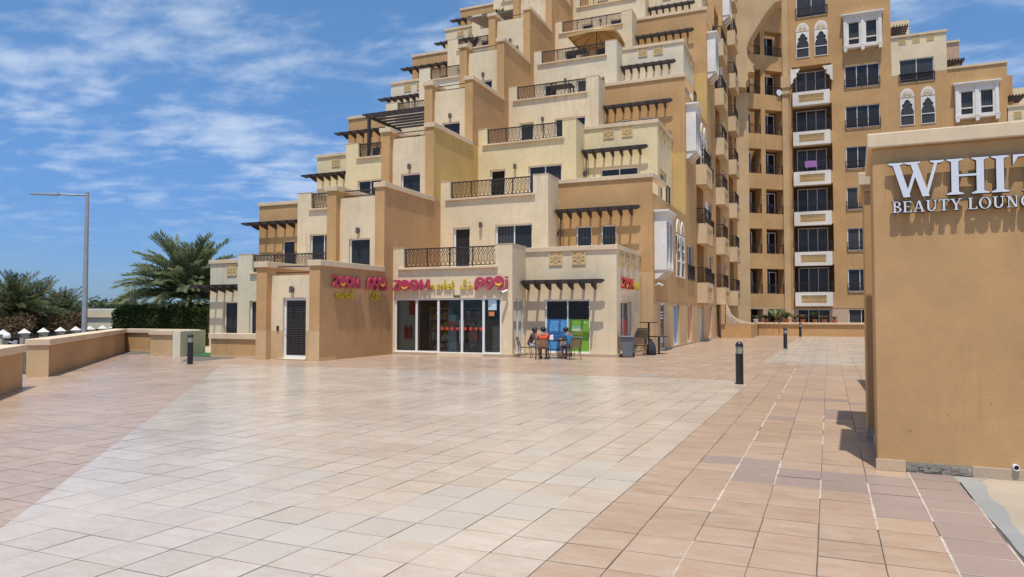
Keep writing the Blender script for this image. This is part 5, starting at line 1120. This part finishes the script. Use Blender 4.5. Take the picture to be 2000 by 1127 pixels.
    for sg in (-1, 1):
        m = MB(); m.lathe([(.0, -.008), (.018, -.006), (.022, .004), (.012, .008)], n=10); o = m.build('ear', 'skin', t, world=False, smooth=True); o.location = (sg * .088, hd[1] + .01, hd[2] - .01); o.rotation_euler = (0, sg * R(80), 0); o.scale.x = 1.4
        m = MB(); m.lathe([(0, -.006), (.010, -.003), (.010, .003), (0, .006)], n=8); o = m.build('eye', 'tv_white', t, world=False); o.location = (sg * .032, hd[1] + .085, hd[2] + .004); o.rotation_euler.x = R(90)
    MB().add([], []); m = MB(); m.add([(-.012, .0, -.012), (.012, 0, -.012), (0, .0, .03), (0, .024, -.010)], [(0, 1, 3), (1, 2, 3), (2, 0, 3), (0, 2, 1)]); o = m.build('nose', 'skin', t, world=False); o.location = (0, hd[1] + .085, hd[2] - .02)
    MB().box(-.022, .022, 0, .006, -.004, .004).build('mouth', 'leather_red', t, world=False).location = (0, hd[1] + .082, hd[2] - .055)
    return t
seated_child('child in an orange shirt with black hair, seen from behind at the table', (-8.60, 23.16, 0), 18, 'orange_cloth', 'dark_cloth', lean=.10, k=1.10, headdrop=.07)
seated_child('child in a blue shirt leaning over the round table from the right-hand chair', (-7.68, 23.43, 0), 58, 'blue_cloth', 'dark_cloth', lean=.20, headdrop=.08, k=1.12)
seated_child('child in a dark checked shirt on the left side of the round table', (-9.36, 23.74, 0), -72, 'plaid', 'grey_cloth', lean=.16, headdrop=.07, k=1.05)

# parasol on the fifth-level terrace and a small cloth figure shape hung on the fourth
pz = thing('parasol', 'square tan parasol open over a high terrace of the stepped building', 'parasol', (-11.9, 41.6, 16.5))
m = MB(); V = [(-1.45, -1.35, 2.05), (0, -1.42, 2.12), (1.45, -1.35, 2.05), (1.5, 0, 2.12), (1.45, 1.35, 2.05), (0, 1.42, 2.12), (-1.45, 1.35, 2.05), (-1.5, 0, 2.12)]
V2 = [(x, y, z - .16) for x, y, z in V]; m.add([(0, 0, 2.75)] + V + V2, [(0, i + 1, (i + 1) % 8 + 1) for i in range(8)] + [(i + 1, i + 9, (i + 1) % 8 + 9, (i + 1) % 8 + 1) for i in range(8)]); m.build('canopy', 'parasol_cloth', pz, world=False)
for i in range(8): MB().tube([(0, 0, 2.60), (V[i][0] * .98, V[i][1] * .98, V[i][2] - .03)], .016, 5).build('rib', 'bark', pz, world=False)
MB().tube([(0, 0, 0), (0, 0, 2.74)], .028, 8).build('pole', 'bark', pz, world=False); MB().box(-.3, .3, -.3, .3, 0, .08).build('base', 'concrete', pz, world=False)
hg = MB(FB(36.0)); hg.box(-7.0, -6.96, -.02, .02, 10.9, 11.5); hg.box(-7.17, -6.80, -.02, .015, 11.05, 11.13); hg.box(-7.12, -7.0, -.02, .02, 10.62, 10.9); hg.box(-6.96, -6.84, -.02, .02, 10.62, 10.9); hg.box(-7.05, -6.92, -.02, .03, 11.5, 11.6)
tag(hg.build('teal_decoration', 'teal_cloth'), 'small teal cut-out figure standing on a cream terrace parapet', 'decoration')

# ------------------------------------------------------------------ beyond the parapet, left
sp_ = thing('street_lamp', 'grey galvanised street lamp with one long arm behind the parapet', 'street lamp', (-28.5, 20.6, -1.55))
MB().lathe([(.16, 0), (.16, .04), (.125, .05), (.12, .9), (.075, 8.35), (.0, 8.36)], n=14).build('pole', 'galvanised', sp_, world=False, smooth=False)
ax = Vector((-.921, -.389, 0)); c = Vector((0, 0, 8.22))
MB().tube([c, c + ax * .5 + Vector((0, 0, .0)), c + ax * 1.25 + Vector((0, 0, .05))], [.05, .042, .035], 8).build('arm', 'galvanised', sp_, world=False)
hd_ = MB(); q0 = c + ax * 1.2 + Vector((0, 0, .05)); sx = Vector((.389, -.921, 0))
def hp_(a, b, z): v = q0 + ax * a + sx * b; return (v.x, v.y, v.z + z)
V = [hp_(0, -.07, -.05), hp_(0, .07, -.05), hp_(.15, .12, -.06), hp_(1.25, .11, -.02), hp_(1.3, 0, -.01), hp_(1.25, -.11, -.02), hp_(.15, -.12, -.06)]; V2 = [(x, y, z + (.09 if i < 2 else .07 if i in (2, 6) else .035)) for i, (x, y, z) in enumerate(V)]
hd_.add(V + V2, [tuple(range(7))[::-1], tuple(range(7, 14))] + [(i, (i + 1) % 7, 7 + (i + 1) % 7, 7 + i) for i in range(7)]); hh = hd_.build('lamp_head', 'galvanised', sp_, world=False)
MB().add([], []); le = MB(); le.add([hp_(.3, -.07, -.058), hp_(.3, .07, -.058), hp_(1.1, .07, -.030), hp_(1.1, -.07, -.030)], [(0, 1, 2, 3)]); le.build('lens', 'lamp_lens', hh, world=False)
ct = thing('camera_post', 'short grey post with a white dome camera in the parapet gap', 'post', (-17.55, 10.95, -1.5))
MB().lathe([(.05, 0), (.045, 2.45), (0, 2.46)], n=10).build('post', 'galvanised', ct, world=False); MB().tube([(0, 0, 2.38), (-.16, -.06, 2.42), (-.2, -.08, 2.5)], .02, 6).build('bracket', 'galvanised', ct, world=False)
m = MB(); m.lathe([(0, 2.50), (.075, 2.505), (.085, 2.55), (.07, 2.61), (.03, 2.64), (0, 2.645)], -.2, -.08, 16); m.build('dome', 'tv_white', ct, world=False, smooth=True); MB().lathe([(0, 2.44), (.04, 2.45), (.058, 2.48), (.06, 2.503)], -.2, -.08, 14).build('lens', 'black', ct, world=False)

def frond_mesh(L_, droop, n, leaf, seed, m_, up=.9):
    rr = random.Random(seed); b = MB(); P = []
    for k in range(11):
        q = k / 10; ang = up - droop * q ** 1.4; P.append((q, ang))
    pts = [Vector((0, 0, 0))]
    for k in range(10): a = P[k][1]; pts.append(pts[-1] + Vector((cos(a), 0, sin(a))) * L_ / 10)
    V = []; 
    def at(q):
        f = q * 10; i = min(9, int(f)); return pts[i].lerp(pts[i + 1], f - i), (pts[i + 1] - pts[i]).normalized()
    b.tube(pts, [.035 * L_ / 3 * (1 - .85 * k / 10) for k in range(11)], 4)
    for k in range(n):
        q = .12 + .88 * k / n; p, t = at(q); upv = Vector((-t.z, 0, t.x))
        for sg in (-1, 1):
            l = leaf * (1 - .55 * abs(q - .45)) * rr.uniform(.75, 1.1); d = (t * rr.uniform(.55, .95) + Vector((0, sg, 0)) * rr.uniform(.55, .8) + upv * rr.uniform(.15, .55)).normalized(); w = t * .034 * L_ / 3
            e = p + d * l + Vector((0, 0, -.12 * l)); mid_ = p + d * l * .55
            b.add([tuple(p), tuple(mid_ + w), tuple(e), tuple(mid_ - w)], [(0, 1, 2, 3)])
    me = b.mesh('frond'); me.materials.append(MATS[m_]); return me
def palm(name, label, loc, trunk_h, L_, nf, m_, seed, group=None, single=False, n=46, leaf=.42, dead=6):
    t = thing(name, label, 'palm tree', loc, 0, group); rr = random.Random(seed)
    tk = MB(); prof = [(.30, 0)] + [(.20 + (.02 if k % 2 else -.015), trunk_h * (k + 1) / 22) for k in range(21)] + [(.0, trunk_h + .1)]; tk.lathe(prof, n=10); tk.build('trunk', 'bark', t, world=False)
    vs = [frond_mesh(L_, d, n, leaf, seed * 10 + i, m_, up=u) for i, (u, d) in enumerate(((1.42, .75), (1.15, .95), (.85, 1.1), (.55, 1.1), (.28, .9)))]
    for i in range(nf):
        q = i / nf; a = i * 2.39996 + rr.uniform(-.2, .2); me = vs[min(4, int(q * 5))]; o = bpy.data.objects.new('frond', me); COL.objects.link(o); o.parent = t
        o.location = (0, 0, trunk_h); o.rotation_euler = (rr.uniform(-.25, .25), rr.uniform(-.12, .12), a); s_ = rr.uniform(.82, 1.08); o.scale = (s_, s_, s_)
    if dead:
        me = frond_mesh(L_ * .55, .9, n // 2, leaf * .6, seed * 10 + 9, 'dry_leaf', up=-.1)
        for i in range(dead): o = bpy.data.objects.new('dead_frond', me); COL.objects.link(o); o.parent = t; o.location = (0, 0, trunk_h - .15); o.rotation_euler = (0, rr.uniform(-.1, .5), rr.uniform(0, 6.28))
        pt_ = MB()
        for i in range(22): a = rr.uniform(0, 6.28); e = rr.uniform(.5, 1.1); pt_.tube([(0, 0, trunk_h - .3), (cos(a) * .25, sin(a) * .25, trunk_h + .1), (cos(a) * e * .8, sin(a) * e * .8, trunk_h + e * .8)], [.03, .025, .012], 4)
        pt_.build('frond_bases', 'petiole', t, world=False)
    return t
palm('palm_tree', 'large full date palm rising behind the clipped hedge left of the building', (-30.0, 27.4, -.4), 2.7, 3.5, 140, 'palm_leaf', 3, n=76, leaf=.58, dead=22)
for i, (x, y, h, lb) in enumerate([(-52.6, 29.0, 3.1, 'tallest distant palm, cut by the left edge of the photo'), (-51.6, 32.0, 3.1, 'distant palm second from the left photo edge'), (-53.5, 34.6, 2.6, 'distant palm third from the left photo edge'), (-56, 38.5, 2.3, 'distant palm furthest right of the left-hand row')]):
    palm('palm_tree', lb, (x, y, -1.55), h, 3.3, 70, 'palm_far', 20 + i, 'palms along the left side', n=40, leaf=.62, dead=16)
def leaf_cloud(mb, c, r, n, size, rr, flat=1.0, shell=.55):
    for _ in range(n):
        d = Vector((rr.gauss(0, 1), rr.gauss(0, 1), rr.gauss(0, 1))).normalized(); q = (shell + (1 - shell) * rr.random()); p = Vector(c) + Vector((d.x * r[0], d.y * r[1], d.z * r[2])) * q
        u = Vector((rr.gauss(0, 1), rr.gauss(0, 1), rr.gauss(0, .7))).normalized(); w = u.cross(Vector((rr.gauss(0, 1), rr.gauss(0, 1), rr.gauss(0, 1)))).normalized(); s_ = size * rr.uniform(.6, 1.3)
        mb.add([tuple(p - u * s_), tuple(p + w * s_ * .45), tuple(p + u * s_), tuple(p - w * s_ * .45)], [(0, 1, 2, 3)])
hd2 = thing('hedge', 'dense clipped dark green hedge behind the far parapet and below the palm', 'hedge', (-29.3, 24.6, -.5)); rr = random.Random(8)
hm = MB(); HX, HY = Vector((.92, .39, 0)), Vector((-.39, .92, 0)); q0 = Vector((-31.3, 24.0, 0))
for _ in range(30000):
    a, b, z = rr.uniform(0, 4.6), rr.uniform(0, 1.5), rr.uniform(0, 1)
    f = rr.random()
    if f < .5: b = rr.uniform(-.05, .18)
    elif f < .8: z = rr.uniform(.9, 1.03)
    elif f < .9: a = rr.uniform(0, .2)
    bump = .10 * mnoise.noise(Vector((a * 1.6, z * 3, b * 1.5))) + .05 * mnoise.noise(Vector((a * 5, z * 7, b * 5)))
    rnd = min(1, a / .5, (4.8 - a) / .8); p = q0 + HX * a + HY * (b + bump * 1.4) + Vector((0, 0, -.2 + z * (2.12 * (.86 + .14 * sqrt(max(0, rnd)))) + bump))
    u = Vector((rr.gauss(0, 1), rr.gauss(0, 1), rr.gauss(0, .8))).normalized(); w = u.cross(Vector((rr.gauss(0, 1), rr.gauss(0, 1), rr.gauss(0, 1)))).normalized(); s_ = .042 * rr.uniform(.6, 1.4)
    hm.add([tuple(p - u * s_), tuple(p + w * s_ * .55), tuple(p + u * s_), tuple(p - w * s_ * .55)], [(0, 1, 2, 3)])
hm.build('foliage', 'hedge_leaf', hd2, kind='stuff')
hb = MB(lambda a, b, z: tuple(q0 + HX * a + HY * b + Vector((0, 0, z)))).box(.15, 4.5, .2, 1.3, -1.5, 1.75); hb.build('branches', 'bark', hd2)
# brown bushy trees under the palms
for i, (x, y, r_, h_, m_, lb) in enumerate([(-49, 30.2, 2.0, 1.5, 'dry_leaf', 'brown dry bushy tree under the palms at the left edge'), (-50.5, 34.2, 2.4, 1.7, 'dry_leaf', 'brown dry bushy tree behind the middle fence pillars'), (-51.5, 37.2, 2.0, 1.4, 'dry_leaf', 'brown dry bushy tree left of the lamp post base'), (-52.5, 40.2, 1.7, 1.6, 'wood_leaf', 'dark green bushy tree between the lamp post and the gatehouse')]):
    t = thing('bushy_tree', lb, 'tree', (x, y, -1.55), 0, 'bushy trees behind the pillar fence'); rr = random.Random(50 + i); b = MB()
    for k in range(9): leaf_cloud(b, (rr.uniform(-r_, r_) * .7, rr.uniform(-r_, r_) * .7, 1.1 + rr.uniform(.2, 1.1) * h_), (.95, .95, .75), 330, .13, rr)
    b.build('crown', m_, t, world=False); k_ = MB()
    for k in range(5): a = rr.uniform(0, 6.28); k_.tube([(0, 0, 0), (.15 * cos(a), .15 * sin(a), .7), (r_ * .6 * cos(a), r_ * .6 * sin(a), 1.6 + rr.random())], [.11, .08, .03], 6)
    k_.build('trunk', 'bark', t, world=False)
wd = MB(); rr = random.Random(77)
for k in range(330):
    q = k / 330; x = -112 - 55 * q + rr.uniform(-4, 4); y = 62 + 150 * q + rr.uniform(-4, 4); h = 4.6 + 1.5 * mnoise.noise(Vector((k * .13, 0, 0))) + rr.uniform(-.7, .9)
    leaf_cloud(wd, (x, y, -1.2 + h * .55), (2.4, 2.4, h * .5), 150, .42 + .2 * q, rr, shell=.4)
o = wd.build('tree_belt', 'wood_leaf', kind='stuff'); tag(o, 'far belt of dark green trees along the horizon at left', 'woodland')
ft = thing('pillar_fence', 'fence of pale pillars with pointed white caps and dark railings across the road', 'fence', (-38, 24, -1.55))
fa, fb_ = Vector((-37.2, 22.6, 0)), Vector((-45.6, 35.2, 0)); nP = 8
for i in range(nP):
    p = fa.lerp(fb_, i / (nP - 1)); m = MB(); m.box(p.x - .15, p.x + .15, p.y - .15, p.y + .15, -1.55, .48); m.box(p.x - .19, p.x + .19, p.y - .19, p.y + .19, .48, .55); pil = m.build('pillar', 'cream_green', ft)
    c = MB(); c.add([(p.x - .22, p.y - .22, .555), (p.x + .22, p.y - .22, .555), (p.x + .22, p.y + .22, .555), (p.x - .22, p.y + .22, .555), (p.x, p.y, .80)], [(3, 2, 1, 0), (0, 1, 4), (1, 2, 4), (2, 3, 4), (3, 0, 4)]); c.build('cap', 'white_plaster', pil)
    if i < nP - 1:
        p2 = fa.lerp(fb_, (i + 1) / (nP - 1)); r_ = MB(); L_ = (p2 - p).length
        for z in (-1.3, .35): r_.tube([p + Vector((0, 0, z)), p2 + Vector((0, 0, z))], .03, 4)
        for k in range(1, int(L_ / .16)): c_ = p.lerp(p2, k / int(L_ / .16)); r_.tube([c_ + Vector((0, 0, -1.35)), c_ + Vector((0, 0, .5))], .016, 4)
        r_.build('railing_panel', 'black_metal', ft)
gh = thing('gatehouse', 'small flat-roofed pale gatehouse marked G1 beside the hedge', 'building', (-47.9, 36.3, -1.55), R(22.9))
GF = lambda a, b, z: (a, -b, z)
m = MB(GF); m.box(-1.4, 3.2, -4, 0, 0, 3.35); m.build('wall', 'cream_green', gh, world=False)
MB(GF).box(-1.5, 3.3, -4.1, .12, 3.35, 3.5).build('roof', 'white_plaster', gh, world=False); MB(GF).box(-1.45, 3.25, .001, .12, 2.85, 3.34).build('canopy', 'cream', gh, world=False)
text('G1', gh, FR(0, 0, 0), -.35, 2.25, .55, .04, 'tv_white', .62, name='lettering', bold=.012)
MB(GF).box(-.75, .05, .01, .04, 0, 2.0).build('door', 'pane_dark', gh, world=False)
for a in (.25, 1.0): MB(GF).box(a, a + .65, .01, .04, 1.0, 2.0).build('window', 'pane_dark', gh, world=False)
MB(GF).box(.2, 1.7, .005, .03, .93, .99).build('sill', 'white_plaster', gh, world=False)

# small signs of use on the balconies
ds = MB(CF); ds.prism([(4.25 + .26 * cos(2 * pi * k / 18), 19.95 + .26 * sin(2 * pi * k / 18)) for k in range(18)], 1, .10, .13); ds.tube([(4.25, .1, 19.95), (4.25, -.05, 19.8)], .025, 6); o = ds.build('satellite_dish', 'letter_white'); tag(o, 'white satellite dish on a recessed balcony below the half arch', 'satellite dish')
for (s_, z_, lb) in ((11.6, 7.9, 'white laundry hanging in the nearest balcony column of the long wall, upper floor'), (19.4, 14.3, 'white laundry hanging high in the middle balcony column of the long wall')):
    m = MB(AW); V = [(s_ + .12 * i, .42 + .02 * (i % 2), z_) for i in range(6)] + [(s_ + .12 * i, .43 + .03 * (i % 2), z_ - .8 - .06 * (i % 3)) for i in range(6)]; m.add(V, [(i, i + 1, 7 + i, 6 + i) for i in range(5)]); tag(m.build('laundry', 'tv_white'), lb, 'laundry')
leaf_plant('potted_plant', 'reddish potted shrub at a high left terrace rail of the stepped building', (-21.2, 43.5, 19.8), .8, .6, 60, 'dry_leaf', pot=True)
leaf_plant('potted_plant', 'green potted shrub beneath the dark awning on a high left terrace', (-20.8, 47.0, 23.1), .8, .6, 60, 'hedge_leaf', pot=True)
for (x, y, z, lb) in ((-12.2, 36.0, 13.2, 'dark terrace table seen through the fourth-level balcony rail'), (-12.6, 39.9, 16.5, 'dark terrace table under the tan parasol'), (-20.3, 32.2, 9.9, 'dark terrace table under the free-standing terrace pergola')):
    t = thing('terrace_table', lb, 'table', (x, y, z)); MB().box(-.6, .6, -.35, .35, .70, .75).build('tabletop', 'timber', t, world=False)
    for a in (-.52, .52):
        for b in (-.28, .28): MB().box(a - .03, a + .03, b - .03, b + .03, 0, .699).build('leg', 'timber', t, world=False)
